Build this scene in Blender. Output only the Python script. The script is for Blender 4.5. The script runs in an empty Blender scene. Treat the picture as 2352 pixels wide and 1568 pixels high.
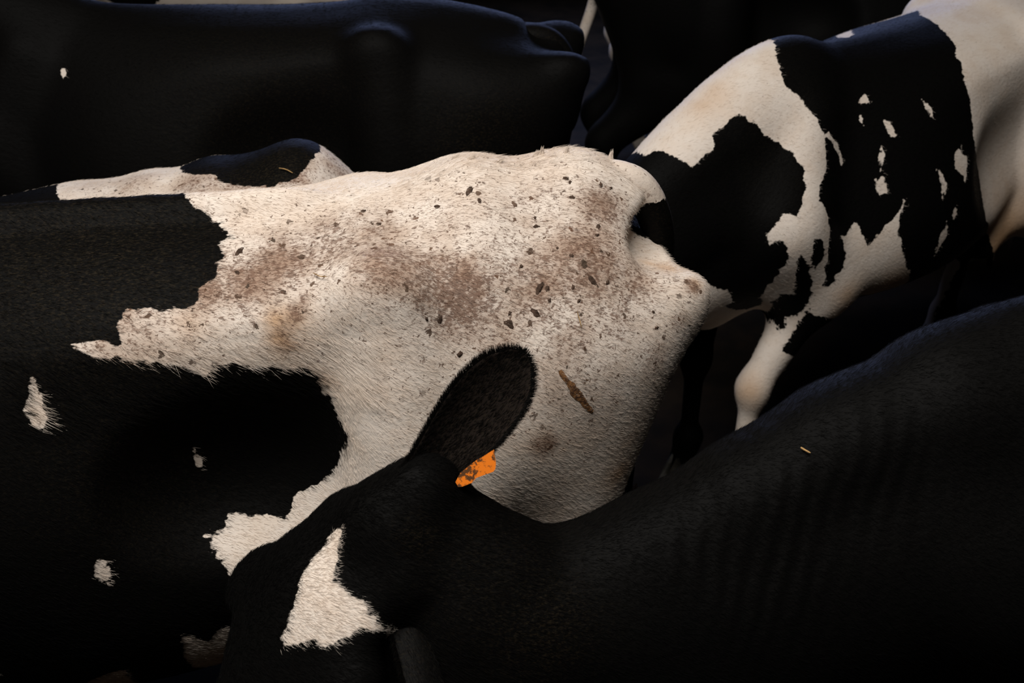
import bpy, math
import numpy as np
from mathutils import Vector, Matrix

scene = bpy.context.scene
col = scene.collection
RNG = np.random.default_rng(7)

# ------------------------------------------------------------------ camera
F_PX, W_PX = 2800.0, 2352.0
cam_d = bpy.data.cameras.new('camera')
cam_d.sensor_width = 36.0
cam_d.lens = F_PX / W_PX * 36.0
cam_d.clip_start = 0.05
cam = bpy.data.objects.new('camera', cam_d)
cam.location = (0.0, 0.0, 2.2)
cam.rotation_euler = (math.radians(90 - 29), 0, 0)
col.objects.link(cam)
scene.camera = cam
cam_d.dof.use_dof = True
cam_d.dof.focus_distance = 2.0
cam_d.dof.aperture_fstop = 7.0

# ------------------------------------------------------------------ world and light
world = bpy.data.worlds.new('barn_dark')
scene.world = world
world.use_nodes = True
bg = world.node_tree.nodes['Background']
bg.inputs[0].default_value = (0.20, 0.26, 0.40, 1)
bg.inputs[1].default_value = 0.004


def area(name, loc, target, size, power, colour, size_y=None):
    d = bpy.data.lights.new(name, 'AREA')
    d.energy = power
    d.color = colour
    d.size = size
    if size_y:
        d.shape = 'RECTANGLE'
        d.size_y = size_y
    o = bpy.data.objects.new(name, d)
    o.location = loc
    v = Vector(target) - Vector(loc)
    o.rotation_euler = v.to_track_quat('-Z', 'Y').to_euler()
    col.objects.link(o)
    return o


# daylight falling through the roof opening above the walkway, cool daylight from the far open side of the barn
area('roof_skylight', (-0.60, 0.85, 4.05), (-0.1, 1.9, 1.2), 2.2, 138, (1.0, 0.96, 0.91), 1.6)
area('far_barn_opening', (0.3, 8.6, 2.9), (0.2, 2.5, 1.2), 5.0, 150, (0.40, 0.52, 1.0), 1.6)

scene.view_settings.view_transform = 'Standard'
scene.view_settings.look = 'None'
scene.view_settings.exposure = 0.0
scene.view_settings.gamma = 1.0
scene.view_settings.use_curve_mapping = False


# ------------------------------------------------------------------ materials
def new_mat(name):
    m = bpy.data.materials.new(name)
    m.use_nodes = True
    nt = m.node_tree
    return m, nt, nt.nodes['Principled BSDF']


def nd(nt, typ, **kw):
    n = nt.nodes.new(typ)
    for k, v in kw.items():
        if k == 'ins':
            for i, x in v.items():
                if hasattr(x, 'links') or isinstance(x, bpy.types.NodeSocket):
                    nt.links.new(x, n.inputs[i])
                else:
                    n.inputs[i].default_value = x
        else:
            setattr(n, k, v)
    return n


def math_n(nt, op, a, b=None, clamp=False):
    n = nt.nodes.new('ShaderNodeMath')
    n.operation = op
    n.use_clamp = clamp
    for i, x in enumerate((a, b)):
        if x is None:
            continue
        if isinstance(x, bpy.types.NodeSocket):
            nt.links.new(x, n.inputs[i])
        else:
            n.inputs[i].default_value = x
    return n.outputs[0]


def smooth_n(nt, x, lo, hi):
    n = nt.nodes.new('ShaderNodeMapRange')
    n.interpolation_type = 'SMOOTHSTEP'
    nt.links.new(x, n.inputs['Value'])
    n.inputs['From Min'].default_value = lo
    n.inputs['From Max'].default_value = hi
    return n.outputs['Result']


def mix_n(nt, f, a, b):
    n = nt.nodes.new('ShaderNodeMix')
    n.data_type = 'RGBA'
    for i, x in ((0, f), (6, a), (7, b)):
        if isinstance(x, bpy.types.NodeSocket):
            nt.links.new(x, n.inputs[i])
        else:
            n.inputs[i].default_value = x if i == 0 else (*x, 1)
    return n.outputs[2]


def coat_material(name, white=(0.74, 0.655, 0.575), black=(0.0024, 0.0022, 0.0020), dusty=(0.030, 0.022, 0.012), hair=False, spec=0.05):
    """short fur: white / black by the 'black' attribute (signed distance to the coat patch edge), muck by the 'dirt' attribute"""
    m, nt, p = new_mat(name)
    tc = nd(nt, 'ShaderNodeTexCoord')
    mp = nd(nt, 'ShaderNodeMapping', ins={0: tc.outputs['Object'], 3: (0.45, 1.0, 0.8)})
    ab = nd(nt, 'ShaderNodeAttribute', attribute_name='black').outputs['Fac']
    ad = nd(nt, 'ShaderNodeAttribute', attribute_name='dirt').outputs['Fac']
    ao = nd(nt, 'ShaderNodeAttribute', attribute_name='ochre').outputs['Fac']
    n1 = nd(nt, 'ShaderNodeTexNoise', ins={'Vector': mp.outputs[0], 'Scale': 130.0, 'Detail': 3.0, 'Roughness': 0.6}).outputs[0]
    n0 = nd(nt, 'ShaderNodeTexNoise', ins={'Vector': tc.outputs['Object'], 'Scale': 34.0, 'Detail': 2.0}).outputs[0]
    jit = math_n(nt, 'ADD', math_n(nt, 'MULTIPLY', math_n(nt, 'SUBTRACT', n1, 0.5), 0.014), math_n(nt, 'MULTIPLY', math_n(nt, 'SUBTRACT', n0, 0.5), 0.022))
    if hair:
        jit = math_n(nt, 'MULTIPLY', jit, 1.0)
    fb = smooth_n(nt, math_n(nt, 'ADD', ab, jit), -0.0015, 0.0015)
    # dirt: fine specks, blotches, and bigger flecks, all denser where the dirt attribute is high
    s1 = nd(nt, 'ShaderNodeTexNoise', ins={'Vector': mp.outputs[0], 'Scale': 330.0, 'Detail': 4.0, 'Roughness': 0.65}).outputs[0]
    s2 = nd(nt, 'ShaderNodeTexNoise', ins={'Vector': tc.outputs['Object'], 'Scale': 85.0, 'Detail': 5.0, 'Roughness': 0.7}).outputs[0]
    s3 = nd(nt, 'ShaderNodeTexNoise', ins={'Vector': tc.outputs['Object'], 'Scale': 14.0, 'Detail': 4.0, 'Roughness': 0.6}).outputs[0]
    thr = math_n(nt, 'SUBTRACT', math_n(nt, 'ADD', math_n(nt, 'MULTIPLY', s1, 0.55), math_n(nt, 'MULTIPLY', s2, 0.45)), 0.5)
    fine = smooth_n(nt, math_n(nt, 'ADD', thr, math_n(nt, 'MULTIPLY', math_n(nt, 'SUBTRACT', ad, 0.52), 0.22)), -0.01, 0.09)
    haze = math_n(nt, 'MULTIPLY', smooth_n(nt, ad, 0.05, 0.95), smooth_n(nt, s3, 0.18, 0.66))
    wn = nd(nt, 'ShaderNodeTexNoise', ins={'Vector': tc.outputs['Object'], 'Scale': 120.0, 'Detail': 2.0})
    wv = nd(nt, 'ShaderNodeVectorMath', operation='MULTIPLY_ADD', ins={0: wn.outputs[1], 1: (0.016, 0.016, 0.016), 2: tc.outputs['Object']})
    vo = nd(nt, 'ShaderNodeTexVoronoi', ins={'Vector': wv.outputs[0], 'Scale': 68.0, 'Randomness': 1.0})
    cr = nd(nt, 'ShaderNodeSeparateColor', ins={0: vo.outputs['Color']})
    rad = math_n(nt, 'MULTIPLY', math_n(nt, 'MULTIPLY', math_n(nt, 'GREATER_THAN', cr.outputs[0], 0.70), math_n(nt, 'POWER', cr.outputs[1], 1.8)), 0.44)
    wob = math_n(nt, 'ADD', vo.outputs['Distance'], math_n(nt, 'MULTIPLY', math_n(nt, 'SUBTRACT', s2, 0.5), 0.35))
    fleck = math_n(nt, 'MULTIPLY', math_n(nt, 'LESS_THAN', wob, rad), smooth_n(nt, ad, 0.12, 0.35))
    vo2 = nd(nt, 'ShaderNodeTexVoronoi', ins={'Vector': wv.outputs[0], 'Scale': 165.0, 'Randomness': 1.0})
    cr2 = nd(nt, 'ShaderNodeSeparateColor', ins={0: vo2.outputs['Color']})
    rad2 = math_n(nt, 'MULTIPLY', math_n(nt, 'GREATER_THAN', math_n(nt, 'ADD', cr2.outputs[0], math_n(nt, 'MULTIPLY', ad, 0.38)), 0.86), math_n(nt, 'MULTIPLY', cr2.outputs[1], 0.42))
    fleck2 = math_n(nt, 'LESS_THAN', vo2.outputs['Distance'], rad2)
    fleck2 = math_n(nt, 'MULTIPLY', fleck2, smooth_n(nt, ad, 0.06, 0.2))
    dirt_col = mix_n(nt, cr.outputs[2], (0.13, 0.068, 0.040), (0.06, 0.042, 0.030))
    wt = mix_n(nt, smooth_n(nt, s3, 0.35, 0.7), white, (white[0] * 0.94, white[1] * 0.90, white[2] * 0.86))
    wt = mix_n(nt, ao, wt, (0.50, 0.28, 0.12))
    wt = mix_n(nt, math_n(nt, 'MULTIPLY', haze, 0.92), wt, (0.25, 0.145, 0.092))
    wt = mix_n(nt, math_n(nt, 'MULTIPLY', fine, 0.80), wt, (0.15, 0.085, 0.058))
    wt = mix_n(nt, math_n(nt, 'MULTIPLY', fleck, 0.92), wt, dirt_col)
    wt = mix_n(nt, math_n(nt, 'MULTIPLY', fleck2, 0.80), wt, (0.11, 0.062, 0.042))
    bk = mix_n(nt, math_n(nt, 'MULTIPLY', math_n(nt, 'MULTIPLY', smooth_n(nt, s1, 0.46, 0.72), ad), 0.85), black, dusty)
    c = mix_n(nt, fb, wt, bk)
    nt.links.new(c, p.inputs['Base Color'])
    p.inputs['Roughness'].default_value = 0.62
    p.inputs['Specular IOR Level'].default_value = spec
    if spec < 0.03:
        p.inputs['IOR'].default_value = 1.01
    if not hair:
        af = nd(nt, 'ShaderNodeAttribute', attribute_name='fold').outputs['Fac']      # skin folds across a neck
        ap = nd(nt, 'ShaderNodeAttribute', attribute_name='phase').outputs['Fac']
        n4 = nd(nt, 'ShaderNodeTexNoise', ins={'Vector': tc.outputs['Object'], 'Scale': 9.0, 'Detail': 2.0}).outputs[0]
        wr = math_n(nt, 'SINE', math_n(nt, 'ADD', math_n(nt, 'MULTIPLY', ap, 205.0), math_n(nt, 'MULTIPLY', n4, 5.0)))
        hgt = math_n(nt, 'ADD', math_n(nt, 'MULTIPLY', n1, 0.6), math_n(nt, 'MULTIPLY', math_n(nt, 'MULTIPLY', wr, af), 0.7))
        b = nd(nt, 'ShaderNodeBump', ins={'Height': hgt, 'Strength': 0.5, 'Distance': 0.004})
        nt.links.new(b.outputs[0], p.inputs['Normal'])
    return m


def plain(name, c, rough=0.6, spec=0.3, noise=0.0, scale=40.0, c2=None):
    m, nt, p = new_mat(name)
    p.inputs['Base Color'].default_value = (*c, 1)
    if noise:
        tc = nd(nt, 'ShaderNodeTexCoord')
        n = nd(nt, 'ShaderNodeTexNoise', ins={'Vector': tc.outputs['Object'], 'Scale': scale, 'Detail': 5.0, 'Roughness': 0.65}).outputs[0]
        nt.links.new(mix_n(nt, smooth_n(nt, n, 0.5 - noise, 0.5 + noise), c, c2 or tuple(x * 0.4 for x in c)), p.inputs['Base Color'])
        b = nd(nt, 'ShaderNodeBump', ins={'Height': n, 'Strength': 0.4, 'Distance': 0.01})
        nt.links.new(b.outputs[0], p.inputs['Normal'])
    p.inputs['Roughness'].default_value = rough
    p.inputs['Specular IOR Level'].default_value = spec
    if spec < 0.03:
        p.inputs['IOR'].default_value = 1.01
    return m


MAT = {
    'coat': coat_material('holstein_coat'),
    'hair': coat_material('holstein_hair', hair=True),
    'ear': coat_material('ear_skin', black=(0.0125, 0.0095, 0.0080), spec=0.02),
    'muck_brown': plain('brown_muck', (0.26, 0.125, 0.050), 0.85, 0.1, 0.12, 160.0, (0.07, 0.035, 0.020)),
    'hoof': plain('hoof_horn', (0.05, 0.045, 0.035), 0.5, 0.3, 0.2, 30.0),
    'eye': plain('dark_eye', (0.006, 0.004, 0.003), 0.08, 0.6),
    'tag': None,
    'muck': plain('dried_muck', (0.085, 0.052, 0.036), 0.85, 0.15, 0.2, 120.0),
    'straw': plain('straw', (0.50, 0.30, 0.12), 0.7, 0.2, 0.2, 60.0),
    'floor': plain('slurry_concrete', (0.020, 0.013, 0.007), 0.85, 0.1, 0.15, 3.0, (0.007, 0.005, 0.003)),
    'wall': plain('barn_wall', (0.16, 0.15, 0.12), 0.85, 0.2, 0.2, 2.0, (0.10, 0.09, 0.07)),
}


def tag_material():
    m, nt, p = new_mat('orange_tag')
    tc = nd(nt, 'ShaderNodeTexCoord')
    n = nd(nt, 'ShaderNodeTexNoise', ins={'Vector': tc.outputs['Object'], 'Scale': 140.0, 'Detail': 6.0, 'Roughness': 0.75}).outputs[0]
    n2 = nd(nt, 'ShaderNodeTexNoise', ins={'Vector': tc.outputs['Object'], 'Scale': 38.0, 'Detail': 2.0}).outputs[0]
    f = smooth_n(nt, math_n(nt, 'ADD', n, math_n(nt, 'MULTIPLY', n2, 0.5)), 0.75, 0.82)
    nt.links.new(mix_n(nt, f, (0.80, 0.19, 0.008), (0.09, 0.035, 0.010)), p.inputs['Base Color'])
    p.inputs['Roughness'].default_value = 0.5
    p.inputs['Specular IOR Level'].default_value = 0.3
    return m


MAT['tag'] = tag_material()


# ------------------------------------------------------------------ mesh helpers
def link_mesh(name, verts, faces, mat, parent=None, smooth=True):
    verts = np.asarray(verts, np.float32)
    faces = np.asarray(faces, np.int32)
    me = bpy.data.meshes.new(name)
    me.vertices.add(len(verts))
    me.vertices.foreach_set('co', verts.ravel())
    nf, nv = faces.shape
    me.loops.add(nf * nv)
    me.loops.foreach_set('vertex_index', faces.ravel())
    me.polygons.add(nf)
    me.polygons.foreach_set('loop_start', np.arange(nf, dtype=np.int32) * nv)
    if smooth:
        me.polygons.foreach_set('use_smooth', np.ones(nf, bool))
    me.materials.append(mat)
    me.update(calc_edges=True)
    me.validate()
    o = bpy.data.objects.new(name, me)
    col.objects.link(o)
    if parent:
        o.parent = parent
    return o


def set_attr(data, name, vals, domain='POINT'):
    a = data.attributes.new(name, 'FLOAT', domain)
    a.data.foreach_set('value', np.ascontiguousarray(vals, np.float32))


def tube(path, radii, seg=10, cap=True):
    """verts, quads of a round tube along a path"""
    path = np.asarray(path, float)
    n = len(path)
    t = np.gradient(path, axis=0)
    t /= np.linalg.norm(t, axis=1)[:, None] + 1e-9
    ref = np.array([0.0, 1.0, 0.0]) if abs(t[0][1]) < 0.9 else np.array([1.0, 0, 0])
    V, Q = [], []
    for i in range(n):
        a = np.cross(t[i], ref); a /= np.linalg.norm(a) + 1e-9
        b = np.cross(t[i], a)
        ref = -np.cross(t[i], a) if False else ref
        for j in range(seg):
            an = 2 * math.pi * j / seg
            V.append(path[i] + radii[i] * (math.cos(an) * a + math.sin(an) * b))
    for i in range(n - 1):
        for j in range(seg):
            k = (j + 1) % seg
            Q.append((i * seg + j, i * seg + k, (i + 1) * seg + k, (i + 1) * seg + j))
    return np.array(V), np.array(Q)


def resample(pts, n):
    """Catmull-Rom through the points, n samples (works on any number of columns)"""
    P = np.asarray(pts, float)
    P = np.vstack([2 * P[0] - P[1], P, 2 * P[-1] - P[-2]])
    m = len(P) - 3
    u = np.linspace(0, m - 1e-6, n)
    i = u.astype(int)
    t = (u - i)[:, None]
    p0, p1, p2, p3 = P[i], P[i + 1], P[i + 2], P[i + 3]
    return 0.5 * (2 * p1 + (p2 - p0) * t + (2 * p0 - 5 * p1 + 4 * p2 - p3) * t ** 2 + (3 * p1 - p0 - 3 * p2 + p3) * t ** 3)


# ------------------------------------------------------------------ implicit sculpting on a grid
class Sculpt:
    def __init__(self, lo, hi, h):
        self.lo = np.array(lo, float)
        self.h = h
        self.n = np.ceil((np.array(hi) - self.lo) / h).astype(int) + 1
        self.ax = [self.lo[i] + h * np.arange(self.n[i]) for i in range(3)]
        self.f = np.full(self.n, 0.5, np.float32)

    def box(self, lo, hi):
        s = []
        for i in range(3):
            a = max(0, int((lo[i] - self.lo[i]) / self.h))
            b = min(self.n[i], int((hi[i] - self.lo[i]) / self.h) + 2)
            if b <= a:
                return None, None
            s.append(slice(a, b))
        g = [self.ax[i][s[i]].astype(np.float32) for i in range(3)]
        return tuple(s), (g[0][:, None, None], g[1][None, :, None], g[2][None, None, :])

    def put(self, s, d, k, sub=False):
        a = self.f[s]
        if sub:
            hh = np.clip(0.5 - 0.5 * (a + d) / k, 0, 1)
            self.f[s] = a * (1 - hh) - d * hh + k * hh * (1 - hh)
        else:
            hh = np.clip(0.5 + 0.5 * (a - d) / k, 0, 1)
            self.f[s] = a * (1 - hh) + d * hh - k * hh * (1 - hh)

    def ell(self, c, r, k=0.05, R=None, sub=False):
        c = np.asarray(c, float); r = np.asarray(r, float)
        m = (max(r) if R is not None else r) + k + 0.03
        s, g = self.box(c - m, c + m)
        if s is None:
            return
        d = [g[i] - c[i] for i in range(3)]
        if R is not None:
            R = np.asarray(R, float)
            d = [R[i][0] * d[0] + R[i][1] * d[1] + R[i][2] * d[2] for i in range(3)]
        k0 = np.sqrt((d[0] / r[0]) ** 2 + (d[1] / r[1]) ** 2 + (d[2] / r[2]) ** 2)
        k1 = np.sqrt((d[0] / r[0] ** 2) ** 2 + (d[1] / r[1] ** 2) ** 2 + (d[2] / r[2] ** 2) ** 2) + 1e-6
        self.put(s, (k0 * (k0 - 1) / k1).astype(np.float32), k, sub)

    def cone(self, a, b, ra, rb, k=0.05):
        a = np.asarray(a, float); b = np.asarray(b, float)
        m = max(ra, rb) + k + 0.03
        s, g = self.box(np.minimum(a, b) - m, np.maximum(a, b) + m)
        if s is None:
            return
        ab = b - a
        L2 = float(ab @ ab) + 1e-12
        t = np.clip(((g[0] - a[0]) * ab[0] + (g[1] - a[1]) * ab[1] + (g[2] - a[2]) * ab[2]) / L2, 0, 1)
        d = np.sqrt((g[0] - a[0] - t * ab[0]) ** 2 + (g[1] - a[1] - t * ab[1]) ** 2 + (g[2] - a[2] - t * ab[2]) ** 2)
        self.put(s, (d - (ra + (rb - ra) * t)).astype(np.float32), k)

    def chain(self, pts, k=0.04, n=None):
        """pts: rows of x, y, z, r"""
        P = np.asarray(pts, float)
        if n:
            P = resample(P, n)
        for i in range(len(P) - 1):
            self.cone(P[i, :3], P[i + 1, :3], P[i, 3], P[i + 1, 3], k)

    def torso(self, stations, ridge=None, k=0.05):
        """stations: x -> list of (y, z) from spine to belly; closed symmetric cross sections"""
        xs = np.array([s[0] for s in stations])
        prof = np.array([s[1] for s in stations])            # (n, m, 2)
        n, m = prof.shape[:2]
        fx = np.arange(xs[0], xs[-1], self.h)
        flat = np.hstack([xs[:, None], prof.reshape(n, -1)])
        rs = resample(flat, 400)
        o = np.argsort(rs[:, 0])
        P = np.stack([np.interp(fx, rs[o, 0], rs[o, i + 1]) for i in range(2 * m)], 1).reshape(len(fx), m, 2)
        if ridge:                       # rise and fall of the back line
            dz = np.interp(fx, [q[0] for q in ridge], [q[1] for q in ridge])
            dz = np.convolve(np.pad(dz, 2, 'edge'), np.ones(5) / 5, 'valid')
            P[:, :, 1] += dz[:, None] * np.clip((P[:, :, 1] - 0.9) / 0.4, 0, 1)
        nt = 181
        th = np.linspace(0, math.pi, nt)
        T = np.zeros((len(fx), nt))
        zcs = np.zeros(len(fx))
        for i in range(len(fx)):
            q = resample(P[i], 120)
            q[:, 0] = np.maximum(q[:, 0], 0)
            zi = 0.5 * (P[i, 0, 1] + P[i, -1, 1])
            zcs[i] = zi
            a = np.arctan2(q[:, 0], q[:, 1] - zi)
            r = np.hypot(q[:, 0], q[:, 1] - zi)
            oo = np.argsort(a)
            T[i] = np.interp(th, a[oo], r[oo])
        s, g = self.box((xs[0] - 0.15, -0.6, 0.3), (xs[-1] + 0.15, 0.6, 1.75))
        X, Y, Z = g
        xi = np.clip((X - fx[0]) / self.h, 0, len(fx) - 1.001)
        yy, zz = np.abs(Y), Z - np.interp(X, fx, zcs).astype(np.float32)
        ang = np.arctan2(yy, zz) + 0 * X
        rr = np.sqrt(yy ** 2 + zz ** 2) + 0 * X
        ti = np.clip(ang / math.pi * (nt - 1), 0, nt - 1.001)
        i0 = xi.astype(int); t0 = ti.astype(int)
        i0, t0 = np.broadcast_arrays(i0, t0)
        wx = (xi - xi.astype(int)); wt = ti - ti.astype(int)
        R = (T[i0, t0] * (1 - wx) + T[i0 + 1, t0] * wx) * (1 - wt) + (T[i0, t0 + 1] * (1 - wx) + T[i0 + 1, t0 + 1] * wx) * wt
        d = (rr - R) * 0.85
        ex = np.maximum(fx[0] - X, X - fx[-1])
        d = np.where(ex > 0, np.sqrt(np.maximum(d, 0) ** 2 + ex ** 2) + np.minimum(np.maximum(d, ex), 0), d)
        self.put(s, d.astype(np.float32), k)

    def mesh(self, smooth=2):
        """naive surface nets"""
        f, h = self.f, self.h
        ins = f < 0
        c = np.zeros(tuple(np.array(f.shape) - 1), np.uint8)
        for dx in (0, 1):
            for dy in (0, 1):
                for dz in (0, 1):
                    c += ins[dx:f.shape[0] - 1 + dx, dy:f.shape[1] - 1 + dy, dz:f.shape[2] - 1 + dz]
        act = np.argwhere((c > 0) & (c < 8))
        idx = -np.ones(c.shape, np.int32)
        idx[act[:, 0], act[:, 1], act[:, 2]] = np.arange(len(act))
        acc = np.zeros((len(act), 3)); cnt = np.zeros(len(act))
        corners = [(a, b, d) for a in (0, 1) for b in (0, 1) for d in (0, 1)]
        for A in corners:
            for ax in range(3):
                if A[ax]:
                    continue
                B = list(A); B[ax] = 1
                fa = f[act[:, 0] + A[0], act[:, 1] + A[1], act[:, 2] + A[2]]
                fb = f[act[:, 0] + B[0], act[:, 1] + B[1], act[:, 2] + B[2]]
                x = (fa < 0) != (fb < 0)
                t = fa[x] / (fa[x] - fb[x])
                p = np.tile(np.array(A, float), (x.sum(), 1))
                p[:, ax] = t
                acc[x] += p; cnt[x] += 1
        V = self.lo + h * (act + acc / cnt[:, None])
        Q = []
        for ax in range(3):
            u, v = [(1, 2), (2, 0), (0, 1)][ax]
            sl0 = [slice(None)] * 3; sl1 = [slice(None)] * 3
            sl0[ax] = slice(0, -1); sl1[ax] = slice(1, None)
            a, b = ins[tuple(sl0)], ins[tuple(sl1)]
            e = np.argwhere(a != b)
            e = e[(e[:, u] > 0) & (e[:, v] > 0) & (e[:, u] < f.shape[u] - 1) & (e[:, v] < f.shape[v] - 1)]
            flip = a[e[:, 0], e[:, 1], e[:, 2]]
            def at(du, dv):
                q = e.copy(); q[:, u] -= du; q[:, v] -= dv
                return idx[q[:, 0], q[:, 1], q[:, 2]]
            q = np.stack([at(1, 1), at(0, 1), at(0, 0), at(1, 0)], 1)
            q[~flip] = q[~flip][:, ::-1]
            Q.append(q)
        Q = np.vstack(Q)
        Q = Q[(Q >= 0).all(1)]
        E = np.vstack([Q[:, [0, 1]], Q[:, [1, 2]], Q[:, [2, 3]], Q[:, [3, 0]]])
        E = np.vstack([E, E[:, ::-1]])
        deg = np.bincount(E[:, 0], minlength=len(V))[:, None]
        for it in range(smooth):
            for lam in (0.5, -0.52):
                L = np.stack([np.bincount(E[:, 0], V[E[:, 1], i], len(V)) for i in range(3)], 1) / np.maximum(deg, 1) - V
                V = V + lam * L
        return V, Q


def vertex_normals(V, Q):
    a, b, c, d = (V[Q[:, i]] for i in range(4))
    n = np.cross(c - a, d - b)
    N = np.stack([sum(np.bincount(Q[:, j], n[:, i], len(V)) for j in range(4)) for i in range(3)], 1)
    return N / (np.linalg.norm(N, axis=1)[:, None] + 1e-12)


# ------------------------------------------------------------------ coat patches
def poly_sd(P, poly):
    """signed distance of points to a polygon, positive inside"""
    poly = np.asarray(poly, float)
    out = np.full(len(P), 9.0)
    inside = np.zeros(len(P), bool)
    A = poly; B = np.roll(poly, -1, 0)
    lo, hi = poly.min(0) - 0.08, poly.max(0) + 0.08
    near = ((P >= lo) & (P <= hi)).all(1)
    p = P[near]
    d2 = np.full(len(p), 9.0); ins = np.zeros(len(p), bool)
    for a, b in zip(A, B):
        ab = b - a
        t = np.clip(((p - a) @ ab) / (ab @ ab + 1e-12), 0, 1)
        q = p - a - t[:, None] * ab
        d2 = np.minimum(d2, (q * q).sum(1))
        c = (a[1] > p[:, 1]) != (b[1] > p[:, 1])
        xx = a[0] + (p[:, 1] - a[1]) / (b[1] - a[1] + 1e-12) * ab[0]
        ins ^= c & (p[:, 0] < xx)
    d = np.sqrt(d2)
    out[:] = -0.08
    out[near] = np.clip(np.where(ins, d, -d), -0.08, 0.08)
    return out


CHART_Z, CHART_R = 1.0, 0.42


def chart_cyl(P):
    return np.stack([P[:, 0], np.arctan2(P[:, 1], P[:, 2] - CHART_Z) * CHART_R], 1)


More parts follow.
